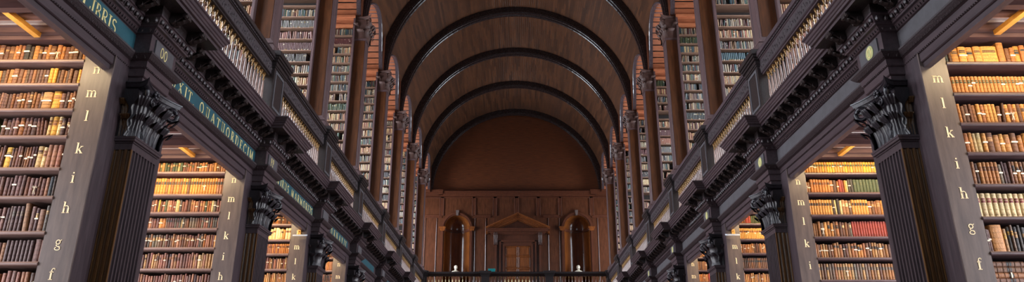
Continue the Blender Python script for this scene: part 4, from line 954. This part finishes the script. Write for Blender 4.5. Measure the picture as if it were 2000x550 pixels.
# rows: list of runs (count or None for the rest, palette mix, width, height factor, uniform set?, label colour, title colour)
def R_(n, mix, w_=.036, h_=.80, u=0, lab=None, slip=.25, lean=0): return (n, mix, w_, h_, u, lab, slip, lean)
MIXB = ['brown', 'brown', 'warm', 'mauve']; MIXW = ['warm', 'warm', 'orange', 'brown']; MIXO = ['orange', 'orange', 'warm']; MIXM = ['mauve', 'mauve', 'brown']; MIXP = ['pink', 'pink', 'mauve', 'brown']
ROWS = {
 (-1, 0): [[R_(5, MIXB, .036, .86, 0, 'tan', .6), R_(8, ['brown', 'warm'], .040, .84, 0, 'tan', .2), R_(2, ['dark'], .045, .86), R_(None, MIXB, .04, .84, 0, 'tan', .4)],
           [R_(1, ['red'], .03, .82, 0, None, 0), R_(1, ['yellow'], .03, .84, 0, None, 0), R_(1, ['brown'], .034, .8, 0, 'cream', 0), R_(5, MIXB, .03, .78), R_(2, ['yellow', 'orange'], .036, .84, 1, None, 0), R_(7, MIXM, .03, .76, 1), R_(2, ['brown'], .042, .82), R_(None, ['brown', 'warm'], .036, .8)],
           [R_(5, MIXM, .032, .84, 0, None, .8), R_(1, ['yellow'], .06, .88, 0, 'brown', 0), R_(1, ['tan'], .085, .88, 0, 'brown', 1), R_(8, MIXB, .03, .82, 0, 'tan', .6), R_(None, MIXM, .03, .8, 0, None, .3)],
           [R_(3, ['mauve'], .036, .84, 0, 'cream', .9), R_(1, ['cream'], .036, .86, 0, 'brown', 0), R_(1, ['yellow'], .055, .84, 0, 'brown', 0), R_(1, ['cream'], .045, .86, 0, 'brown', 0), R_(3, ['mauve'], .03, .8, 0, None, 0, .12), R_(8, MIXM, .036, .82, 0, None, .7), R_(1, ['green'], .02, .86, 0, None, 0, .25), R_(None, ['orange', 'brown'], .034, .8)],
           [R_(1, ['mauve'], .03, .86, 0, None, 1), R_(3, ['pink'], .045, .84, 1, None, 0), R_(1, ['cream'], .036, .84, 0, 'brown', 0), R_(1, ['cream'], .045, .86, 0, 'brown', 0), R_(9, MIXM, .024, .8, 0, None, .6), R_(1, ['yellow'], .06, .84, 0, 'dark', 1), R_(None, MIXM, .03, .82)],
           [R_(3, ['mauve', 'dark'], .028, .86), R_(2, ['pink'], .034, .84), R_(2, ['brown', 'mauve'], .036, .8), R_(8, MIXM, .032, .86), R_(None, MIXM, .034, .84)],
           [R_(2, ['mauve', 'grey'], .034, .84, 0, 'cream', 0), R_(1, ['warm'], .04, .8, 0, None, 0), R_(2, ['mauve'], .036, .84, 0, 'cream', .6), R_(1, ['tan'], .036, .96, 0, None, 0, .1), R_(3, ['mauve'], .034, .84, 1, 'grey', 0), R_(None, MIXM, .034, .84)],
           [R_(2, ['mauve'], .022, .86), R_(1, ['mauve'], .05, .86), R_(7, ['mauve'], .033, .84, 1), R_(None, MIXM, .033, .84)],
           [R_(1, ['pink'], .034, .8, 0, 'cream', 1), R_(2, ['brown'], .03, .8), R_(None, ['pink', 'mauve', 'brown'], .034, .84)],
           [R_(None, MIXM, .034, .82)]],
 (1, 0): [[R_(3, ['dark', 'brown'], .03, .62, 0, None, .9), R_(4, ['orange'], .06, .74, 0, 'dark', .4), R_(1, ['orange'], .12, .74, 0, 'dark', 0), R_(1, ['warm'], .08, .84, 0, None, 0), R_(2, ['brown', 'grey'], .04, .72, 0, None, 1), R_(None, ['orange'], .05, .74, 0, 'dark', .3)],
          [R_(None, ['orange'], .034, .66, 1, 'green', .15)],
          [R_(6, ['brown', 'warm'], .034, .76, 0, None, .3), R_(5, MIXO, .034, .76, 1, None, .3), R_(2, ['brown'], .03, .76, 0, None, 1, .1), R_(None, MIXO, .036, .76, 1, 'brown')],
          [R_(3, ['orange'], .034, .78), R_(2, ['cream', 'orange'], .036, .78, 0, None, 0), R_(None, MIXO, .05, .78, 0, 'tan', .3)],
          [R_(3, ['brown'], .03, .8), R_(5, ['warm'], .034, .82, 1, 'brown', 0), R_(1, ['grey'], .036, .82, 0, None, 1), R_(3, ['mauve'], .026, .82), R_(None, ['warm', 'orange'], .034, .82, 0, 'dark', .9)],
          [R_(None, ['cream'], .047, .84, 1, 'red', 0)],
          [R_(3, ['pink', 'mauve'], .02, .8, 0, None, .3), R_(1, ['warm'], .115, .86, 0, None, 0), R_(3, ['grey', 'tan'], .03, .84, 0, 'yellow', 0), R_(3, ['dark'], .034, .86, 0, 'tan', 0), R_(None, ['dark', 'grey', 'brown'], .03, .84, 0, 'tan', .1)],
          'stack', [R_(None, MIXB, .036, .82)]],
 (-1, 1): [[R_(9, ['warm', 'pink'], .032, .70, 0, 'tan', .2), R_(4, MIXB, .036, .76, 0, 'green', .7), R_(6, ['brown', 'pink'], .034, .74, 0, 'green', .5), R_(1, ['green'], .03, .72), R_(1, ['cream'], .034, .80, 0, 'brown', 0), R_(None, ['brown', 'green', 'warm'], .034, .72, 0, 'tan', .3)],
           [R_(3, ['pink', 'brown'], .034, .82, 1, 'dark', 0), R_(None, ['orange', 'orange', 'warm'], .037, .82, 1, 'dark', 0)],
           [R_(2, ['pink'], .03, .8), R_(1, ['grey'], .03, .72), R_(1, ['cream'], .03, .8), R_(1, ['orange'], .03, .84, 0, 'red', 0), R_(8, ['warm', 'green', 'pink'], .03, .8, 0, 'tan', .3), R_(1, ['brown'], .034, .84), R_(3, ['pink', 'grey'], .032, .8), R_(1, ['cream'], .045, .84, 0, 'dark', 0), R_(7, ['pink', 'brown', 'green'], .028, .8, 0, None, .5), R_(1, ['yellow'], .018, .84, 0, None, 0), R_(None, MIXP, .028, .8, 0, None, .5)],
           [R_(8, ['pink', 'grey'], .03, .8, 1, 'grey', .1), R_(8, ['brown', 'grey'], .03, .8), R_(1, ['cream'], .02, .8), R_(7, ['mauve', 'grey'], .03, .78, 1, 'dark', 0), R_(2, ['orange'], .04, .8), R_(None, MIXP, .03, .8)],
           [R_(6, ['orange', 'pink'], .03, .8), R_(None, ['warm', 'grey', 'pink', 'brown'], .029, .8, 0, 'tan', .5)],
           [R_(5, ['pink', 'tan'], .03, .84), R_(1, ['cream'], .034, .84), R_(None, ['pink', 'pink', 'mauve', 'tan'], .031, .84, 0, 'brown', .15)],
           [R_(None, MIXP, .03, .84, 0, None, .15)], [R_(None, MIXP, .03, .84)], [R_(None, MIXP, .03, .84)]],
 (1, 1): [[R_(None, ['orange', 'orange', 'yellow'], .036, .74, 1, 'green', .35)],
          [R_(2, ['warm'], .03, .64, 0, None, 1), R_(7, ['orange'], .038, .78, 1, 'brown', 0), R_(3, ['brown', 'grey'], .036, .74, 0, None, .5), R_(3, ['orange', 'red'], .036, .76, 0, None, 0), R_(1, ['cream'], .016, .76), R_(2, ['dark'], .03, .76), R_(None, ['green'], .045, .78, 1, 'green', 0)],
          [R_(9, ['orange'], .036, .78, 1, 'dark', 0), R_(2, ['cream', 'dark'], .028, .78), R_(1, ['dark'], .04, .78), R_(1, ['cream'], .03, .78), R_(3, ['tan', 'grey'], .036, .78, 0, 'cream', .3), R_(6, ['orange'], .036, .78, 1, 'dark', 0), R_(None, ['warm'], .04, .78, 0, 'tan', .5)],
          [R_(1, ['cream'], .02, .8), R_(3, ['warm', 'brown'], .03, .78), R_(1, ['grey'], .05, .74), R_(6, ['warm', 'tan', 'orange'], .036, .78, 0, 'dark', .3), R_(4, ['grey', 'brown'], .03, .76, 0, 'cream', 0), R_(None, ['red'], .034, .80, 1, None, 0)],
          [R_(8, ['brown', 'warm', 'tan'], .03, .8, 0, None, .5), R_(None, ['orange', 'warm', 'brown', 'tan'], .034, .8, 0, 'dark', .3)],
          [R_(None, ['tan', 'warm', 'grey'], .036, .84, 1, 'grey', 0)],
          [R_(None, ['warm', 'tan', 'brown'], .034, .84)], [R_(None, ['warm', 'brown'], .034, .84)]],
 (-1, 2): [[R_(None, ['warm', 'brown'], .032, .8, 0, 'dark', .3)], [R_(2, ['cream'], .05, .86, 1, 'brown', 0), R_(1, ['orange'], .03, .8), R_(6, ['cream'], .045, .84, 0, 'brown', 0), R_(None, ['cream', 'tan'], .04, .84, 0, 'brown', 0)],
           [R_(None, ['orange', 'pink'], .03, .82, 1, 'brown', .1)], [R_(None, ['pink', 'brown', 'tan'], .03, .84, 0, None, .3)], [R_(None, ['orange', 'tan'], .03, .82, 0, None, .2)], [R_(None, MIXP, .03, .82)]],
 (1, 2): [[R_(4, ['brown'], .03, .8), R_(2, ['red'], .05, .84, 1, None, 0), R_(5, ['green'], .034, .84, 1, None, 0), R_(None, ['green', 'brown', 'red'], .034, .84)], [R_(None, ['orange'], .03, .8, 1, 'brown', .3)],
          [R_(None, ['brown', 'warm'], .03, .8, 0, None, .6)], [R_(None, ['warm', 'brown'], .03, .8, 1, 'dark', .1)], [R_(None, MIXO, .03, .8)]],
}
rng = random.Random(11)
TH = math.radians(20.3)
def pix(X, Y, Z):
    a = math.radians(.32); Xr = X * math.cos(a) + Y * math.sin(a); Yr = -X * math.sin(a) + Y * math.cos(a)
    d = Yr * math.cos(TH) + Z * math.sin(TH); up = -Yr * math.sin(TH) + Z * math.cos(TH)
    return 1000 + 1396 * Xr / d, 275 - 1396 * up / d, 1396 / d
def var(c, r, v=.12):
    g = 1 + r.uniform(-v, v); return tuple(min(1, x * g * (1 + r.uniform(-.05, .05))) for x in sr(c))
def book_cover(mb, w_, h_, d, colr, full=True, bands=4):
    """book standing on z=0 with its spine at y=0 facing -y, x from 0 to w"""
    mb.cur = colr
    if full:
        r = min(w_ * .32, .012); n = 6; prof = [(0, d)] + [(w_ / 2 - w_ / 2 * math.cos(PI * i / n), r - r * math.sin(PI * i / n)) for i in range(n + 1)] + [(w_, d)]
        mb.prism(prof, 'z', 0, h_)
        if bands:
            mb.cur = tuple(v * .8 for v in colr)
            for j in range(bands):
                z = h_ * (.14 + .76 * j / max(bands - 1, 1)); pr = [(w_ / 2 - (w_ / 2 + .0005) * math.cos(PI * i / n), r - (r + .003) * math.sin(PI * i / n)) for i in range(n + 1)]
                mb.prism(pr, 'z', z, z + .005)
            mb.cur = colr
    else:
        r = min(w_ * .3, .01)
        mb.add([(0, r, 0), (w_ * .5, 0, 0), (w_, r, 0), (w_, d, 0), (0, d, 0), (0, r, h_), (w_ * .5, 0, h_), (w_, r, h_), (w_, d, h_), (0, d, h_)],
               [(0, 1, 6, 5), (1, 2, 7, 6), (2, 3, 8, 7), (4, 0, 5, 9), (5, 6, 7, 8, 9), (4, 3, 2, 1, 0)])
def label_patch(mb, w_, z0, z1, colr, e=.0012):
    mb.cur = colr; n = 6; r = min(w_ * .32, .012)
    a = [(w_ / 2 - (w_ / 2) * .94 * math.cos(PI * i / n), r - (r + e) * math.sin(PI * i / n)) for i in range(n + 1)]
    mb.add([(x, y, z0) for x, y in a] + [(x, y, z1) for x, y in a], [(i, i + 1, n + 2 + i, n + 1 + i) for i in range(n)])
def slip_mb(w_, z, r):
    mb = MB(); a = min(w_ * .32, .012)
    mb.box(-.001, w_ + .001, -.004, a, z, z + .013); return mb
CAND = []                                          # every book as a record, the best seen 300 become objects of their own
def fill_row(s, k, z, hgt, x0, x1, yf, runs, r, up=False):
    x = x0 + .006; ri = 0; cnt = 0; left = None; nth = 0; setc = None
    while x < x1 - .04:
        n, mix, w_, hf, u, lab, slip, lean = runs[min(ri, len(runs) - 1)]
        if left is None:
            left = n if n is not None else 10 ** 6; setc = None
        pal = r.choice(mix)
        ww = w_ * (r.uniform(.93, 1.07) if u else r.uniform(.72, 1.32)); hh = hgt * hf * (r.uniform(.985, 1.015) if u else r.uniform(.9, 1.06))
        hh = min(hh, hgt * .93)
        if u:
            if setc is None: setc = r.choice(PAL[mix[0]])
            c_ = var(setc if mix[0] == pal else r.choice(PAL[pal]), r, .10)
        else: c_ = var(r.choice(PAL[pal]), r, .16)
        if up and r.random() < .025: x += r.uniform(.05, .12)
        tl = lean * r.uniform(.5, 1) if lean else (r.uniform(-.02, .02) if not u else 0)
        if up and r.random() < .06: tl = r.uniform(.08, .2)
        nth += 1
        CAND.append(dict(s=s, k=k, x=x, z=z, w=ww, h=hh, yf=yf + (0 if u else r.uniform(0, .012)), c=c_, pal=pal, lab=lab if (u or r.random() < .75) else None, lt=(.62, .80) if u else (r.uniform(.55, .7), r.uniform(.74, .85)),
                         slip=(r.random() < slip * .8), tilt=tl, nth=nth, up=up, u=u, sz=r.uniform(.45, .62), row=0, lay=False))
        x += ww + abs(math.sin(tl)) * hh * .55 + r.uniform(.0005, .003)
        left -= 1
        if left <= 0: ri += 1; left = None
def letter_of(s, k, z, ztop):
    lt = LETTERS.get((s, k)) or [(ch, (GENB[i] + GENB[i + 1]) / 2 - .02) for i, ch in enumerate('nmlkih')]
    for ch, zz in lt:
        if z < zz < ztop: return ch
    return None
def gen_row(kind, k):
    base = {'l': ['pink', 'warm', 'brown', 'mauve'], 'r': ['orange', 'warm', 'brown', 'tan']}[kind]
    q = rng.random()
    if q < .35: return [R_(None, [rng.choice(base)], .034, .8, 1, rng.choice([None, 'dark', 'green', 'red']), .1)]
    return [R_(rng.randint(6, 14), rng.sample(base, 2), .032, .8, rng.randint(0, 1), rng.choice([None, 'tan', 'dark']), .2), R_(rng.randint(1, 3), [rng.choice(['cream', 'yellow', 'green', 'red'])], .04, .8), R_(None, base, .031, .8, 0, 'tan', .2)]
ROWINFO = {}
for s in (-1, 1):
    for k in range(0, 8):
        c = CEN[k]; bs = BOARDS.get((s, k), GENB); yf = c - HT + .05
        tops = [3.33] + [z - .034 for z in bs[:-1]]
        xe = 6.3 if k < 2 else (5.6 if k < 4 else 4.9)
        for i, z in enumerate(bs):
            rr = random.Random(1000 * (k + 2) + 10 * i + (s + 1)); hgt = tops[i] - z
            ch = letter_of(s, k, z, tops[i]); ROWINFO[(s, k, round(z, 3))] = ch
            rows = ROWS.get((s, k)); runs = rows[min(i, len(rows) - 1)] if rows else gen_row('l' if s < 0 else 'r', k)
            if runs == 'stack':
                zz = z; j = 0; xx = XSD[s] + .01
                while zz < tops[i] - .05:
                    th = rr.uniform(.040, .052); L_ = rr.uniform(.27, .31)
                    CAND.append(dict(s=s, k=k, x=xx + rr.uniform(0, .02), z=zz, w=th, h=L_, yf=yf, c=var(rr.choice(PAL['warm'] + PAL['brown']), rr, .1), pal='brown', lab='dark', lt=(.45, .6), slip=j == 2, tilt=0, nth=j + 1, up=False, u=1, sz=.5, row=i, lay=True))
                    zz += th + .001; j += 1
                fill_row(s, k, z, hgt, XSD[s] + .36, xe, yf, [R_(None, MIXB, .036, .82)], rr)
                continue
            fill_row(s, k, z, hgt, XSD[s], xe, yf, runs, rr)
        # upper gallery
        yf = c - HU + .04
        ups = [z for z in UB if z > 4.05]; tops = [9.22] + [z - .022 for z in ups[:-1]]
        for i, z in enumerate(ups):
            rr = random.Random(7000 + 1000 * (k + 2) + 10 * i + (s + 1))
            q = rr.random(); mix = ['upper'] if q < .6 else (['upper', 'uwarm'] if q < .85 else [rr.choice(['uwarm', 'green', 'mauve', 'grey', 'pink'])])
            if 5.0 < z < 6.2: mix = mix + ['uwarm']
            if rr.random() < .03: continue
            fill_row(s, k, z, tops[i] - z, 4.21, 5.75 if k < 4 else 5.2, yf, [R_(None, mix, rr.choice([.024, .027, .030, .036]), .8, 1 if rr.random() < .3 else 0, None, .03)], rr, True)
# who is seen, and how large
VIS = {(-1, 0): (0, 175), (1, 0): (1838, 2000), (-1, 1): (258, 450), (1, 1): (1572, 1725)}
score = []
for i, b_ in enumerate(CAND):
    X = b_['s'] * (b_['x'] + (b_['h'] if b_['lay'] else b_['w']) / 2); u, v, m_ = pix(X, b_['yf'], b_['z'] + b_['h'] / 2)
    lim = VIS.get((b_['s'], b_['k'])) if not b_['up'] else None
    a_ = 0
    if lim and lim[0] + 1 < u < lim[1] - 1:
        lo_, hi_ = pix(X, b_['yf'], b_['z'])[1], pix(X, b_['yf'], b_['z'] + b_['h'])[1]
        vis = max(0, min(lo_, 550) - max(hi_, 0))
        arch_y = .824 * (u - 50) if b_['s'] < 0 else -.811 * (u - 1975)
        if vis > 3 and lo_ > arch_y + 8: a_ = vis * b_['w'] * m_
    score.append((a_, i))
score.sort(reverse=True); HERO = set(i for a_, i in score[:300] if a_ > 0)
NUMW = ['first', 'second', 'third', 'fourth', 'fifth', 'sixth', 'seventh', 'eighth', 'ninth', 'tenth', 'eleventh', 'twelfth', 'thirteenth', 'fourteenth', 'fifteenth', 'sixteenth', 'seventeenth', 'eighteenth', 'nineteenth', 'twentieth']
NUMW += ['twenty-' + q for q in NUMW[:9]] + ['thirtieth'] + ['thirty-' + q for q in NUMW[:9]]
stuff = {(-1, 0): MB(), (1, 0): MB(), 'all': MB()}
allm = MB(); slips = MB()
def xf(b_, pts):
    """book-local points to hall coordinates"""
    s = b_['s']; out = []; ct, st = math.cos(b_['tilt']), math.sin(b_['tilt'])
    for x, y, z in pts:
        if b_['lay']: x, z = z, x if s > 0 else x
        else: x, z = x * ct + z * st, z * ct - x * st + (b_['w'] * st if st > 0 else 0)
        out.append((s * (b_['x'] + x), b_['yf'] + y, b_['z'] + z))
    return out
def emit(dst, src, b_):
    pts = xf(b_, src.v); n = len(dst.v); dst.v += pts
    fl = (b_['s'] < 0) != b_['lay']
    dst.f += [tuple((i + n) for i in (f[::-1] if fl else f)) for f in src.f]; dst.c += src.c
for i, b_ in enumerate(CAND):
    hero = i in HERO; near = (not b_['up']) and b_['k'] <= 1
    m_ = MB(); book_cover(m_, b_['w'], b_['h'], .15, b_['c'], full=near, bands=(5 if b_['w'] > .02 else 3) if hero else 3)
    lm = None
    if b_['lab']:
        lm = MB(); lc = var(rng.choice(PAL[b_['lab']]), rng, .1)
        if near: label_patch(lm, b_['w'], b_['h'] * b_['lt'][0], b_['h'] * b_['lt'][1], lc)
        else: lm.cur = lc; lm.add([(0, -.001 + .009, b_['h'] * .62), (b_['w'] / 2, -.002, b_['h'] * .62), (b_['w'], .008, b_['h'] * .62), (0, .008, b_['h'] * .78), (b_['w'] / 2, -.002, b_['h'] * .78), (b_['w'], .008, b_['h'] * .78)], [(0, 1, 4, 3), (1, 2, 5, 4)])
    elif b_['up'] and rng.random() < .5:
        lm = MB(); lm.cur = sr((206, 196, 170)) if rng.random() < .5 else sr((150, 120, 60)); z_ = rng.choice([.08, .1, .72])
        lm.add([(0, .008, b_['h'] * z_), (b_['w'] / 2, -.002, b_['h'] * z_), (b_['w'], .008, b_['h'] * z_), (0, .008, b_['h'] * (z_ + .12)), (b_['w'] / 2, -.002, b_['h'] * (z_ + .12)), (b_['w'], .008, b_['h'] * (z_ + .12))], [(0, 1, 4, 3), (1, 2, 5, 4)])
    if hero:
        def mk(src, name, mat, parent=None):
            d = MB(); emit(d, src, b_); org = (b_['s'] * b_['x'], b_['yf'], b_['z'])
            d.v = [(x - org[0], y - org[1], z - org[2]) for x, y, z in d.v]
            me = bpy.data.meshes.new(name); me.from_pydata(d.v, [], d.f); me.materials.append(MATS[mat])
            if mat == 'leather':
                ca = me.color_attributes.new('Col', 'FLOAT_COLOR', 'CORNER'); buf = []
                for f, c_ in zip(d.f, d.c): buf += [c_[0], c_[1], c_[2], 1.0] * len(f)
                ca.data.foreach_set('color', buf)
            o = bpy.data.objects.new(name, me); col.objects.link(o)
            if parent: o.parent = parent
            else: o.location = (org[0], org[1], org[2] + H)
            return o
        o = mk(m_, 'book', 'leather')
        ch = ROWINFO[(b_['s'], b_['k'], round(b_['z'], 3))] if not b_['lay'] else 'f'
        row = 'the %s shelf' % ch if ch else 'the top shelf'
        bcn = '%s %s bookcase' % ('nearest' if b_['k'] == 0 else 'second', SIDE[b_['s']])
        if b_['lay']: lab = '%s book lying flat, %s from the bottom of the pile, %s' % (NAMES[b_['pal']], NUMW[b_['nth'] - 1], bcn)
        else: lab = '%s book, %s from the lettered board on %s, %s' % (NAMES[b_['pal']], NUMW[min(b_['nth'] - 1, len(NUMW) - 1)], row, bcn)
        tag(o, lab, 'book', 'books on %s of the %s' % (row, bcn))
        if lm: mk(lm, 'title_label', 'leather', o)
        if b_['slip']: mk(slip_mb(b_['w'], b_['h'] * b_['sz'], None), 'paper_slip', 'paper', o)
        if i % 41 == 7 and not b_['lay']:
            tm = MB(); zz = b_['h'] * .5; m2 = b_['w'] / 2
            for sg in (-1, 1):
                tm.tube([(m2, -.006, zz), (m2 + sg * .012, -.012, zz + .014), (m2 + sg * .022, -.010, zz + .008), (m2 + sg * .010, -.008, zz - .002)], .003, 5)
                tm.tube([(m2, -.006, zz), (m2 + sg * .004, -.010, zz - .03), (m2 + sg * .010 - .004, -.008, zz - .062)], .003, 5)
            tm.box(-.002, b_['w'] + .002, -.004, .10, zz - .002, zz + .003)
            mk(tm, 'cloth_tie', 'paper', o)
    else:
        emit(allm, m_, b_)
        if lm: emit(allm, lm, b_)
        if b_['slip']:
            q = slip_mb(b_['w'], b_['h'] * b_['sz'], None); q.c = [sr((236, 226, 204))] * len(q.f); emit(allm, q, b_)
o = allm.build('books', 'leather')
tag(o, 'all the other old books filling the shelves beyond the nearest ones', 'books', None, 'stuff')
print('books', len(CAND), 'hero', len(HERO), 'objects', len(sc.objects))
